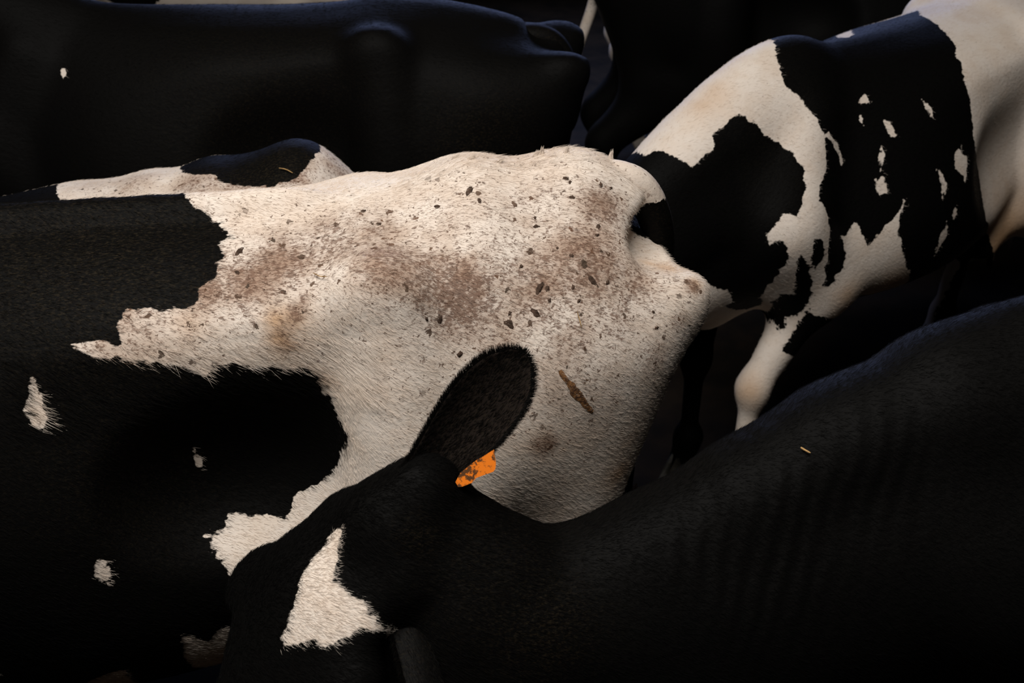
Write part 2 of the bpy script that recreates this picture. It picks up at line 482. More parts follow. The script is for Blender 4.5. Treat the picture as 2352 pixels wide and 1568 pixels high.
# coat patch outlines in each cow's own chart (x along the trunk, arc around it), head marks in the head frame
COATS = {
 'A': [
  ('cyl','black',[(-0.0275,-0.0157),(-0.0317,0.0135),(-0.0456,0.0267),(-0.0626,0.0355),(-0.0832,0.0565),(-0.1029,0.0934),(-0.0866,0.1156),(-0.0932,0.1453),(-0.0795,0.1579),(-0.0829,0.1946),(-0.0728,0.2007),(-0.0512,0.2135),(-0.0543,0.2348),(-0.0375,0.246),(-0.0145,0.2433),(-0.0012,0.2494),(0.0216,0.2397),(0.038,0.2416),(0.0543,0.2434),(0.0675,0.264),(0.0649,0.2862),(0.0676,0.3002),(0.0856,0.2953),(0.1038,0.2902),(0.1217,0.2928),(0.1397,0.2953),(0.1271,0.3048),(0.1148,0.3139),(0.0991,0.3176),(0.0834,0.3211),(0.0677,0.3245),(0.052,0.3278),(0.0382,0.3298),(0.0243,0.3318),(0.0103,0.3338),(-0.0036,0.3358),(-0.0177,0.3378),(-0.0298,0.3461),(-0.042,0.3547),(-0.0541,0.3634),(-0.0649,0.3362),(-0.0796,0.3385),(-0.0943,0.3408),(-0.109,0.3431),(-0.1238,0.3454),(-0.1387,0.3477),(-0.1536,0.3501),(-0.1686,0.3525),(-0.1854,0.3553),(-0.2022,0.3582),(-0.2192,0.3615),(-0.2263,0.3791),(-0.2335,0.3982),(-0.2408,0.4188),(-0.2479,0.4411),(-0.2551,0.4642),(-0.2624,0.4871),(-0.2697,0.5089),(-0.2603,0.5638),(-0.2451,0.627),(-0.2304,0.6615),(-0.2157,0.6889),(-0.1949,0.7051),(-0.1741,0.7194),(-0.1633,0.749),(-0.1526,0.7729),(-0.1241,0.7636),(-0.1079,0.7612),(-0.0917,0.7583),(-0.0757,0.7544),(-0.0597,0.7496),(-0.0536,0.7696),(-0.036,0.7671),(-0.0186,0.7633),(-0.0273,0.7769),(-0.036,0.7898),(-0.0444,0.8039),(-0.0525,0.8204),(-0.061,0.8401),(-0.0691,0.8635),(-0.077,0.8887),(-0.0848,0.9172),(-0.0909,0.9442),(-0.0971,0.9691),(-0.1033,0.9958),(-0.107,1.0572),(-0.1081,1.1272),(-0.104,1.1266),(-0.1,1.1258),(-0.0958,1.1247),(-0.0919,1.1241),(-0.0896,1.1109),(-0.0857,1.1107),(-0.0514,1.1072),(-0.0151,1.1023),(0.0184,1.0974),(0.0515,1.0924),(0.0824,1.0876),(0.1122,1.0822),(0.1423,1.0767),(0.1729,1.0712),(0.2042,1.0672),(0.2387,1.0762),(0.2683,1.0713),(0.2977,1.0662),(0.3252,1.061),(0.6679,-1.2476),(0.668,-1.2469),(0.6642,-1.2464),(0.6598,-1.2451),(0.6483,-1.258),(0.6649,-1.2618),(0.6872,-1.2601),(0.7158,-1.2525),(0.6213,1.2212),(0.5999,1.1625),(0.6022,1.124),(0.6103,1.097),(0.6213,1.0763),(0.6348,1.061),(0.6508,1.0519),(0.6233,0.9821),(0.6027,0.9219),(0.5909,0.8799),(0.5833,0.8453),(0.577,0.8106),(0.5705,0.7716),(0.5631,0.7269),(0.5557,0.6796),(0.5482,0.6308),(0.5415,0.5834),(0.5356,0.5375),(0.5306,0.4935),(0.5266,0.4512),(0.5233,0.4102),(0.5208,0.373),(0.5187,0.337),(0.5168,0.3024),(0.5152,0.2693),(0.514,0.2375),(0.5133,0.2067),(0.5133,0.1766),(0.5136,0.1478),(0.5142,0.1199),(0.5156,0.0925),(0.5179,0.0647),(0.5207,0.0375),(0.5296,-0.0019),(0.5431,-0.0893),(0.5013,-0.0916),(0.4576,-0.0863),(0.4164,-0.0811),(0.3741,-0.0684),(0.3386,-0.0713),(0.2954,-0.0598),(0.2594,-0.0605),(0.2155,-0.0486),(0.1785,-0.0483),(0.1384,-0.0492),(0.0964,-0.0346),(0.0559,-0.0334),(0.0162,-0.0332)]),
  ('ball','black',(0.98,0,1.0,0.75,1.0,1,1)),
  ('ball','black',(-0.8,-0.055,1.32,0.08,1,1,1)),
  ('ball','black',(0.42,0,0.6,0.5,0.78,0.9,2.9)),
  ('cyl','white',[(0.1977,0.3452),(0.1904,0.3717),(0.1874,0.3947),(0.1781,0.4191),(0.1947,0.4341),(0.2098,0.4183),(0.2148,0.3959),(0.2052,0.3666)]),
  ('cyl','white',[(-0.0114,0.5174),(-0.0218,0.5651),(-0.0223,0.6175),(-0.0135,0.5773)]),
  ('cyl','white',[(0.1324,0.6988),(0.1217,0.7187),(0.119,0.7395),(0.1331,0.7566),(0.1501,0.73),(0.1394,0.713)]),
  ('cyl','white',[(0.0341,0.9113),(0.0165,0.9343),(-0.0062,0.9554),(-0.0288,0.9227),(-0.0464,0.9453),(-0.0641,0.9696),(-0.0596,1.0086),(-0.053,1.0663),(-0.0445,1.12),(-0.0406,1.1195),(-0.0227,1.1174),(-0.0064,1.1152),(0.011,1.1128),(0.0272,1.1104),(0.0387,1.0553),(0.0398,0.9671)]),
  ('cyl','white',[(0.2082,1.007),(0.1852,0.9856),(0.1636,0.9691),(0.1367,0.9681),(0.1376,1.0171),(0.1442,1.092),(0.1546,1.0903),(0.1761,1.0866),(0.1975,1.083),(0.2113,1.0806)]),
 ],
 'B': [
  ('ball','black',(1.05,0,1.0,0.75,1.0,1,1)),
  ('cyl','black',[(0.0607,-0.1677),(0.0396,0.0183),(0.0187,0.0663),(0.0423,0.0801),(0.0664,0.0916),(0.0905,0.1024),(0.1144,0.1138),(0.1383,0.1252),(0.1623,0.1362),(0.1879,0.1275),(0.2136,0.1185),(0.2394,0.1092),(0.2652,0.1),(0.2906,0.0919),(0.3155,0.086),(0.3398,0.0819),(0.3638,0.079),(0.3876,0.0764),(0.4112,0.0744),(0.4345,0.0735),(0.457,0.0749),(0.478,0.0801),(0.4805,0.0484),(0.4857,0.0112),(0.5071,-0.0729),(0.5171,-0.119),(0.5268,-0.1666),(0.5346,-0.2122),(0.5438,-0.2617),(0.5484,-0.3099),(0.5375,-0.3191),(0.5252,-0.3357),(0.5036,-0.3369),(0.4033,-0.3291),(0.3815,-0.3178),(0.3602,-0.3114),(0.3388,-0.2962),(0.316,-0.2874),(0.2918,-0.2732),(0.2691,-0.2593),(0.2495,-0.2426),(0.2306,-0.2252),(0.2119,-0.2069),(0.1933,-0.1863),(0.1718,-0.1844),(0.1498,-0.1811),(0.1277,-0.1789),(0.1055,-0.1758),(0.0831,-0.172)]),
  ('cyl','black',[(-0.2563,-0.0963),(-0.2756,0.0072),(-0.3059,0.0373),(-0.3344,0.0554),(-0.3617,0.0648),(-0.3787,0.1001),(-0.4054,0.1102),(-0.4322,0.1217),(-0.4645,0.1298),(-0.4968,0.1393),(-0.5292,0.1372),(-0.5615,0.1302),(-0.5895,0.0922),(-0.6013,0.0618),(-0.6257,0.0274),(-0.6231,-0.0665),(-0.6028,-0.0816),(-0.5829,-0.1082),(-0.5605,-0.1019),(-0.5382,-0.1072),(-0.5158,-0.1205),(-0.492,-0.1375),(-0.464,-0.1502),(-0.4348,-0.1595),(-0.4058,-0.1637),(-0.3783,-0.1619),(-0.3534,-0.1593),(-0.3291,-0.1561),(-0.3055,-0.1614),(-0.2832,-0.1721),(-0.2574,-0.1825)]),
 ],
 'C': [
  ('cyl','white',[(0.5141,0.2523),(0.5016,0.2584),(0.4974,0.3012),(0.5104,0.294)]),
 ],
 'E': [
  ('cyl','white',[(1.0717,-0.2006),(1.0583,-0.2615),(1.0471,-0.3253),(1.0219,-0.3244),(1.0033,-0.3058),(0.9752,-0.3021),(0.9607,-0.2885),(0.9472,-0.2771),(0.9007,-0.2923),(0.8838,-0.2784),(0.8688,-0.2662),(0.8424,-0.2689),(0.8265,-0.263),(0.7975,-0.2694),(0.7661,-0.2548),(0.7513,-0.2321),(0.7216,-0.2228),(0.6916,-0.2149),(0.6756,-0.1979),(0.6472,-0.1963),(0.6303,-0.1868),(0.6027,-0.1934),(0.6037,-0.1265),(0.6048,-0.062),(0.6689,0.0132),(0.697,0.0449),(0.7134,0.0784),(0.7238,0.1105),(0.7115,0.1392),(0.6981,0.169),(0.678,0.2174),(0.6734,0.2446),(0.6667,0.2725),(0.6702,0.3248),(0.6734,0.3598),(0.6764,0.3975),(0.7149,0.4529),(0.7366,0.4964),(0.712,0.547),(0.7078,0.5867),(0.7008,0.6281),(0.7041,0.6667),(0.7023,0.7089),(0.6979,0.753),(0.7118,0.7957),(0.7406,0.8053),(0.7638,0.822),(0.8063,0.8308),(0.822,0.8072),(0.8342,0.7706),(0.8259,0.7205),(0.8375,0.6547),(0.8579,0.6142),(0.8728,0.6464),(0.8803,0.5975),(0.8697,0.5631),(0.8563,0.5337),(0.8397,0.508),(0.814,0.5307),(0.7936,0.492),(0.7629,0.4346),(0.7511,0.3687),(0.7557,0.3303),(0.7594,0.292),(0.7797,0.2408),(0.8112,0.1987),(0.8315,0.1634),(0.852,0.1418),(0.8697,0.119),(0.8934,0.1121),(0.9227,0.1177),(0.9583,0.1216),(0.9669,0.1652),(0.9917,0.1619),(1.018,0.1646),(1.0327,0.1722),(1.054,0.1197),(1.0642,0.0816),(1.0705,0.0383),(1.0994,-0.0159)]),
  ('side','white',[(0.8246,0.9169),(0.7959,0.9155),(0.7608,0.9103),(0.735,0.918),(0.7027,0.9221),(0.6913,0.8642),(0.6941,0.8357),(0.6951,0.8057),(0.6986,0.7583),(0.7041,0.7188),(0.7145,0.676),(0.7379,0.6362),(0.7489,0.5973),(0.7789,0.5646),(0.784,0.5355),(0.7835,0.502),(0.7624,0.4523),(0.7599,0.4129),(0.7624,0.3745),(0.7644,0.338),(0.7658,0.3325),(0.8048,0.3466),(0.81,0.3312),(0.8055,0.3218),(0.6523,0.1389),(0.647,0.1513),(0.7983,0.3785),(0.7977,0.4186),(0.8044,0.4572),(0.8114,0.4867),(0.8087,0.5156),(0.7868,0.5326),(0.7712,0.5526),(0.7535,0.576),(0.7453,0.6104),(0.8084,0.71),(0.8271,0.6952),(0.642,0.4784),(0.6383,0.447),(0.6957,0.4798),(0.717,0.4844),(0.7003,0.4614),(1.0294,0.7462),(1.0654,0.8038),(1.0731,0.8425),(1.0743,0.876),(1.0714,0.9064),(1.0687,0.9367),(1.0345,0.9199),(1.0041,0.9055),(0.9691,0.8867),(0.9293,0.8648),(0.8892,0.8158),(0.9252,0.8156),(0.8652,0.7782),(0.8064,0.7598),(0.783,0.7735),(0.8136,0.8161),(0.823,0.8674)]),
  ('ball','white',(0.79,0.15,0.3,0.36,1.6,1.6,1.0)),
  ('cyl','white',[(0.6495,0.6656),(0.6175,0.6908),(0.5974,0.6735),(0.5784,0.6377),(0.5669,0.68),(0.543,0.7451),(0.5293,0.7223),(0.5039,0.6804),(0.4761,0.6482),(0.4562,0.6228),(0.4467,0.5792),(0.438,0.592),(0.457,0.6347),(0.4599,0.6689),(0.4603,0.7039),(0.4405,0.7664),(0.4004,0.8346),(0.3115,0.9411),(0.299,0.982),(0.3118,0.9978),(0.3396,0.9992),(0.3716,1.005),(0.3886,1.0254),(0.5346,0.9564),(0.5477,0.9729),(0.5604,0.9898),(0.5905,0.9923),(0.6388,0.9801),(0.6925,0.9721),(0.6983,0.9271),(0.705,0.8775),(0.7112,0.8255),(0.6808,0.7955),(0.6391,0.7772),(0.6249,0.7168)]),
  ('side','black',[(0.804,0.9826),(0.7753,0.9497),(0.7545,0.921),(0.7238,0.8733),(0.7064,0.8216),(0.7058,0.7768),(0.7107,0.7481),(0.7229,0.7432),(0.7228,0.7064),(0.7297,0.693),(0.7309,0.7011),(0.7451,0.7609),(0.7723,0.7908),(0.7796,0.8342),(0.7485,0.8296),(0.7736,0.8801),(0.7901,0.9188),(0.8023,0.9544)]),
  ('side','black',[(0.7685,1.0202),(0.7405,1.0128),(0.7121,0.9668),(0.7238,0.9468),(0.7429,0.9156),(0.764,0.9625),(0.7681,0.9926)]),
  ('side','black',[(0.706,1.0119),(0.6436,0.9789),(0.6124,0.9314),(0.6263,0.8967),(0.6539,0.8771),(0.6459,0.8661),(0.672,0.8478),(0.6889,0.8566),(0.6856,0.8974),(0.6977,0.9113),(0.6954,0.9527),(0.7021,0.9832)]),
  ('cyl','white',[(0.1754,-0.2015),(0.1457,-0.2103),(0.1097,-0.1911),(0.2802,-0.0305),(0.3265,-0.0193),(0.3299,-0.0414)]),
  ('cyl','white',[(0.4597,0.2028),(0.4564,0.2421),(0.4732,0.2286),(0.4922,0.2263),(0.4902,0.2154),(0.4748,0.213)]),
  ('cyl','white',[(0.4986,0.2369),(0.5005,0.2643),(0.5045,0.2929),(0.5093,0.2724)]),
  ('cyl','white',[(0.4439,0.3001),(0.4223,0.3128),(0.4229,0.3449),(0.4225,0.3775),(0.4392,0.3627),(0.4446,0.3261)]),
  ('cyl','white',[(0.2966,0.2925),(0.2834,0.3255),(0.2852,0.3668),(0.2988,0.3379)]),
  ('cyl','white',[(0.4687,0.3698),(0.4709,0.4121),(0.4879,0.4603),(0.4866,0.5184),(0.4855,0.5498),(0.509,0.556),(0.5113,0.4928),(0.4963,0.4901),(0.4909,0.4277)]),
  ('cyl','white',[(0.1933,0.4654),(0.2005,0.4976),(0.1749,0.5103),(0.189,0.5631),(0.1987,0.6),(0.207,0.564),(0.2422,0.5368),(0.2287,0.4932)]),
  ('cyl','white',[(0.3173,0.5163),(0.2975,0.5335),(0.283,0.5767),(0.3041,0.6281),(0.3124,0.6174),(0.3062,0.5704)]),
  ('cyl','white',[(0.2512,0.6568),(0.2354,0.6888),(0.2569,0.7099),(0.2655,0.6959)]),
  ('cyl','white',[(0.2852,0.696),(0.2745,0.7443),(0.2882,0.7705),(0.298,0.7991),(0.3024,0.8317),(0.3071,0.7895),(0.3041,0.7526),(0.2961,0.7236)]),
  ('cyl','white',[(0.6477,0.2815),(0.6165,0.3211),(0.5945,0.3712),(0.5997,0.4159),(0.6127,0.3576),(0.6408,0.3149),(0.6595,0.2888)]),
  ('cyl','white',[(-0.2535,-0.2199),(-0.0442,-0.0386),(-0.002,0.0486),(0.0307,0.1263),(0.0531,0.1722),(0.0968,0.2051),(0.0815,0.2175),(0.1072,0.2501),(0.1251,0.2803),(0.1266,0.3115),(0.1202,0.3423),(0.1237,0.3719),(0.1271,0.4029),(0.1303,0.4351),(0.1294,0.4692),(0.1222,0.5053),(0.027,0.5723),(-0.0039,0.6321),(-0.0092,0.6788),(-0.0028,0.7142),(0.0096,0.741),(0.0227,0.7636),(0.0203,0.794),(-0.0374,0.8634),(-0.133,0.9622),(-0.1419,0.9837),(-0.5209,1.2474),(-0.5241,1.2521),(-0.5241,1.2521),(-0.5241,1.2521),(-0.7482,1.22),(-0.757,1.2237),(-0.7582,1.2244),(-0.7311,1.1925),(-0.7529,1.1775),(-0.7872,1.1824),(-0.7875,1.1807),(-0.7875,1.1807),(-0.7924,1.1693),(-0.8105,1.1409),(-0.8147,1.121),(-0.824,1.1129),(-0.8298,1.1076),(-0.819,1.0987),(-0.8191,1.0987),(-0.6738,0.9595),(-0.6732,0.927),(-0.6878,0.8663),(-0.6935,0.7732),(-0.6938,0.6964),(-0.7029,0.6389),(-0.7129,0.585),(-0.7264,0.5309),(-0.7373,0.4824),(-0.7624,0.0809),(-0.7736,0.0665),(-0.8399,0.0044),(-0.8607,-0.0105),(-0.8652,-0.031),(-0.8668,-0.0815),(-0.8641,-0.1497),(-0.8652,-0.2324),(-0.8652,-0.3183),(-0.8669,-0.4202),(-0.8589,-0.518),(-0.7711,-0.7692),(-0.7737,-0.6796),(-0.7701,-0.5965),(-0.7617,-0.5319),(-0.7561,-0.4805),(-0.7268,-0.4486),(-0.6938,-0.433),(-0.6398,-0.4303),(-0.5825,-0.4407),(-0.5066,-0.4585),(-0.443,-0.491),(-0.3933,-0.5366),(-0.3537,-0.6385),(-0.3415,-0.6412),(-0.3305,-0.6626),(-0.329,-0.5925),(-0.3251,-0.5252),(-0.321,-0.4556),(-0.3194,-0.384),(-0.3161,-0.3205),(-0.3086,-0.2616)]),
  ('cyl','white',[(0.1513,-0.2481),(0.1157,-0.2287),(0.0798,-0.2121),(0.0437,-0.1974),(-0.0263,-0.2112),(-0.0967,-0.2201),(-0.2693,-0.2687),(-0.2454,-0.2123),(-0.3103,-0.2612),(-0.3188,-0.3333),(-0.3051,-0.3625),(-0.293,-0.4049),(-0.0552,-0.3478),(0.0326,-0.3138),(0.0673,-0.3133),(0.1016,-0.315),(0.134,-0.2722)]),
 ],
 'G0': [
  ('ball','black',(0.55,0,1.1,0.33,1,0.6,0.8)),
  ('ball','black',(-0.1,0,1.2,0.22,1,0.5,0.7)),
  ('ball','black',(-0.6,0,0.95,0.2,1,0.5,0.8)),
 ],
 'G1': [
  ('ball','white',(-0.75,0,0.9,0.22,1,0.5,0.6)),
  ('ball','white',(-0.35,0,1.1,0.16,1,0.5,0.7)),
  ('ball','white',(0.1,0,0.8,0.2,0.9,0.5,1)),
  ('ball','white',(0.7,0,0.3,0.4,1,0.5,0.9)),
  ('ball','white',(-0.7,0,0.3,0.4,1,0.5,0.9)),
 ],
 'F': [
  ('head','white',[(0.0431,-0.0097),(0.0436,0.0032),(0.0553,0.01),(0.067,0.0169),(0.0783,0.0244),(0.0975,0.0406),(0.1008,0.064),(0.0921,0.0857),(0.1,0.1061),(0.1049,0.1152),(0.111,0.1215),(0.1152,0.1137),(0.1273,0.1092),(0.1398,0.1036),(0.164,0.1007),(0.1725,0.0895),(0.1812,0.0779),(0.1903,0.0657),(0.2053,0.0524),(0.2208,0.038),(0.2067,0.0348),(0.1927,0.0314),(0.1745,0.0254),(0.1566,0.0188),(0.1437,0.0103),(0.1311,0.0007),(0.1083,-0.0126),(0.0933,-0.0124),(0.0781,-0.012),(0.061,-0.0119)]),
 ],
}
HEAD_FRAME = {'F': [[1.7248, -0.0037, 1.2135], [0.6868, 0.2176, -0.6935], [-0.4049, 0.9069, -0.1164], [0.6036, 0.3607, 0.711]]}
DIRT = {'A': [(-0.222, 0.162, 1.367, 0.22, 0.34), (-0.567, 0.212, 1.349, 0.3, 0.46), (-0.662, 0.285, 1.221, 0.2, 0.4), (-0.431, 0.17, 1.386, 0.2, 0.44), (-0.071, 0.19, 1.346, 0.07, 0.75), (-0.125, 0.181, 1.353, 0.09, 0.8), (-0.188, 0.157, 1.367, 0.1, 0.75), (-0.265, 0.14, 1.384, 0.1, 0.7), (-0.337, 0.126, 1.397, 0.09, 0.6), (-0.357, 0.228, 1.388, 0.1, 0.75), (-0.424, 0.232, 1.354, 0.09, 0.85), (-0.463, 0.245, 1.327, 0.085, 1.0), (-0.532, 0.208, 1.366, 0.11, 0.6), (-0.6, 0.225, 1.33, 0.13, 0.7), (-0.678, 0.194, 1.349, 0.11, 0.78), (-0.721, 0.108, 1.402, 0.07, 0.75), (-0.619, 0.115, 1.412, 0.11, 0.5), (-0.512, 0.1, 1.436, 0.11, 0.35), (-0.751, 0.201, 1.306, 0.08, 0.65), (-0.706, 0.244, 1.276, 0.09, 0.6), (-0.628, 0.27, 1.264, 0.1, 0.6), (-0.521, 0.275, 1.267, 0.09, 0.5), (-0.382, 0.28, 1.275, 0.06, 0.35), (-0.781, 0.254, 1.193, 0.05, 0.55), (-0.609, 0.303, 1.187, 0.11, 0.42), (-0.587, 0.313, 1.078, 0.03, 0.75), (-0.824, 0.18, 1.299, 0.05, 0.45), (-0.227, 0.032, 1.411, 0.09, 0.28), (-0.862, 0.189, 1.288, 0.022, 0.95), (-0.831, 0.223, 1.238, 0.03, 0.5), (-0.189, 0.241, 1.301, 0.025, 0.55), (-0.183, 0.248, 1.266, 0.02, 0.6), (-0.204, 0.233, 1.315, 0.022, 0.85), (-0.215, 0.224, 1.329, 0.02, 0.7), (-0.177, 0.245, 1.285, 0.02, 0.6), (0.084, 0.129, 1.374, 0.22, 0.75), (0.213, 0.112, 1.376, 0.2, 0.6), (0.075, 0.278, 1.099, 0.2, 0.3), (-0.345, 0.295, 1.231, 0.1, 0.1), (-0.502, 0.308, 1.143, 0.1, 0.2)], 'B': [(-0.432, 0.123, 1.4, 0.12, 0.7), (-0.033, -0.009, 1.372, 0.1, 0.4), (-0.314, 0.082, 1.403, 0.1, 0.65), (-0.519, 0.112, 1.425, 0.13, 0.8), (-0.67, 0.04, 1.401, 0.1, 0.6), (-0.146, 0.015, 1.386, 0.1, 0.5)], 'C': [(-0.026, 0.261, 1.174, 0.3, 0.25), (-0.603, 0.308, 1.106, 0.15, 0.45)], 'E': [(0.761, 0.149, 1.27, 0.2, 0.12)], 'F': [(1.661, 0.061, 1.208, 0.03, 0.8), (1.501, 0.142, 1.073, 0.08, 0.7), (1.551, 0.107, 1.128, 0.12, 0.35)]}
OCHRE = {'A': [(-0.193, 0.24, 1.304, 0.024, 0.55), (-0.171, 0.239, 1.305, 0.022, 0.75), (-0.173, 0.246, 1.278, 0.022, 0.75), (-0.187, 0.234, 1.313, 0.018, 0.5), (-0.036, 0.236, 1.307, 0.03, 0.3), (-0.831, 0.13, 1.295, 0.025, 0.55), (-0.803, 0.118, 1.3, 0.02, 0.4), (-0.866, 0.181, 1.29, 0.015, 0.6), (-0.731, 0.253, 0.964, 0.025, 0.6), (-0.742, 0.26, 1.036, 0.03, 0.25), (-0.58, 0.314, 1.088, 0.03, 0.3), (-0.228, 0.251, 1.2, 0.02, 0.35), (-0.625, 0.305, 1.086, 0.05, 0.15)], 'B': [], 'E': [(0.89, 0.017, 1.359, 0.05, 0.3), (0.93, 0.01, 1.337, 0.04, 0.4), (0.592, 0.302, 0.802, 0.05, 0.5), (0.403, 0.306, 0.786, 0.06, 0.55), (0.814, 0.173, 0.515, 0.05, 0.6), (-0.203, 0.274, 0.727, 0.18, 0.85)]}
FLECKS = {'A': [(-0.4977, 0.0889, 1.4398, 0.1037, 0.3748, 0.9213, 0.0079), (-0.5113, 0.1108, 1.4308, -0.0526, 0.4287, 0.9019, 0.005), (-0.4432, 0.1007, 1.4211, 0.3074, 0.3257, 0.8941, 0.005), (-0.5368, 0.2664, 1.2839, -0.0315, 0.8781, 0.4774, 0.0086), (-0.5905, 0.2313, 1.3244, -0.1209, 0.7445, 0.6566, 0.0086), (-0.5807, 0.2565, 1.294, -0.0953, 0.8145, 0.5724, 0.0071), (-0.6042, 0.2306, 1.3229, -0.1021, 0.7499, 0.6536, 0.005), (-0.6812, 0.2157, 1.3231, -0.2246, 0.7589, 0.6112, 0.0071), (-0.4262, 0.2616, 1.2976, -0.176, 0.9406, 0.2905, 0.0057), (-0.1193, 0.1282, 1.3759, 0.0268, 0.3108, 0.9501, 0.0079), (-0.7244, 0.0707, 1.4301, -0.3696, 0.5674, 0.7358, 0.005), (-0.7419, 0.068, 1.4223, -0.4465, 0.5646, 0.6942, 0.0036), (-0.6013, 0.1423, 1.3932, -0.0722, 0.574, 0.8157, 0.0043), (-0.6646, 0.0673, 1.4442, 0.0323, 0.5013, 0.8647, 0.005), (-0.6701, 0.0741, 1.4402, 0.0109, 0.5274, 0.8495, 0.0036), (-0.669, 0.0999, 1.4232, -0.0393, 0.5715, 0.8196, 0.0043), (-0.5652, 0.2075, 1.3537, -0.2378, 0.6265, 0.7423, 0.0036), (-0.1155, 0.1686, 1.359, 0.027, 0.4262, 0.9042, 0.0043), (-0.6465, 0.2269, 1.3194, -0.1547, 0.767, 0.6227, 0.0043), (-0.6511, 0.1888, 1.3582, -0.0656, 0.6541, 0.7536, 0.005), (-0.4052, 0.2666, 1.302, -0.3187, 0.9253, 0.2056, 0.0036), (-0.4549, 0.2778, 1.2417, 0.0872, 0.9615, 0.2606, 0.0057), (-0.6552, 0.2394, 1.3013, -0.1752, 0.7832, 0.5966, 0.0036), (-0.6056, 0.2434, 1.3073, -0.1106, 0.7785, 0.6178, 0.0036), (-0.7078, 0.2118, 1.3168, -0.2893, 0.742, 0.6048, 0.0043), (-0.7888, 0.2364, 1.2387, -0.3105, 0.8753, 0.3707, 0.0036), (-0.7844, 0.2253, 1.2628, -0.1901, 0.8433, 0.5027, 0.0029), (-0.3451, 0.1101, 1.4007, -0.0197, 0.2645, 0.9642, 0.0043), (-0.538, 0.2588, 1.2971, -0.0749, 0.8594, 0.5059, 0.0036), (-0.7059, 0.1405, 1.3853, -0.3105, 0.5387, 0.7832, 0.0043), (-0.7007, 0.1552, 1.3763, -0.2543, 0.5713, 0.7803, 0.0043), (-0.6007, 0.1284, 1.4029, -0.0575, 0.5474, 0.8349, 0.0029), (-0.3227, 0.0723, 1.4095, 0.037, 0.2059, 0.9779, 0.0043), (-0.6299, 0.1776, 1.3679, -0.0006, 0.5995, 0.8004, 0.0029)]}
STREAKS = [('A', [(-0.6134, 0.2976, 1.2082, -0.1201, 0.9492, 0.2908), (-0.6217, 0.3003, 1.1943, -0.1404, 0.9626, 0.2317), (-0.6326, 0.3014, 1.18, -0.1659, 0.9739, 0.1552), (-0.6385, 0.3021, 1.1675, -0.1875, 0.9751, 0.1184), (-0.65, 0.301, 1.1532, -0.2093, 0.9764, 0.0528), (-0.658, 0.2996, 1.139, -0.2267, 0.9739, -0.0055), (-0.6702, 0.2963, 1.1231, -0.2536, 0.9661, -0.0489)], 0.017)]
TUFTS = {'A': [((-0.636, -0.0152, 1.459), (-0.004, 0, 0.014)), ((-0.6769, 0.0029, 1.4664), (-0.003, 0, 0.01)), ((-0.7585, -0.012, 1.4433), (-0.004, 0, 0.019)), ((-0.7997, -0.0115, 1.4152), (-0.006, 0, 0.012)), ((-0.6231, -0.0159, 1.4563), (-0.01, 0, 0.01)), ((-0.4834, -0.0224, 1.4573), (-0.012, 0, 0.008)), ((-0.5075, -0.0029, 1.4631), (-0.014, 0, 0.008)), ((-0.5548, 0.0076, 1.4579), (-0.014, 0, 0.008))]}
STRAWS = [([(-0.3129, 1.7326, 1.3628), (-0.3013, 1.7215, 1.3628), (-0.2878, 1.7115, 1.3668)], 0.0009, 'short straw stalk lying on the loin of the speckled cow'), ([(-0.5031, 2.4841, 1.2512), (-0.4877, 2.4786, 1.2503), (-0.4719, 2.4699, 1.2455)], 0.0012, 'straw stalk on the dark patch of the small cow behind'), ([(0.1051, 1.7406, 1.2907), (0.1086, 1.734, 1.2797), (0.1121, 1.7277, 1.2684)], 0.0008, 'thin upright straw stalk stuck on the speckled white rump'), ([(0.4126, 1.4501, 1.2232), (0.4182, 1.4453, 1.2217), (0.4248, 1.4407, 1.2201)], 0.0016, 'pale straw flake on the wrinkled black neck')]



def blobs(P, items):
    """soft attribute: sum of gaussians, items of (x, y, z, radius, strength)"""
    v = np.zeros(len(P))
    for x, y, z, r, s in items:
        v = np.maximum(v, s * np.exp(-((P - np.array((x, y, z))) ** 2).sum(1) / (r * r)))
    return v


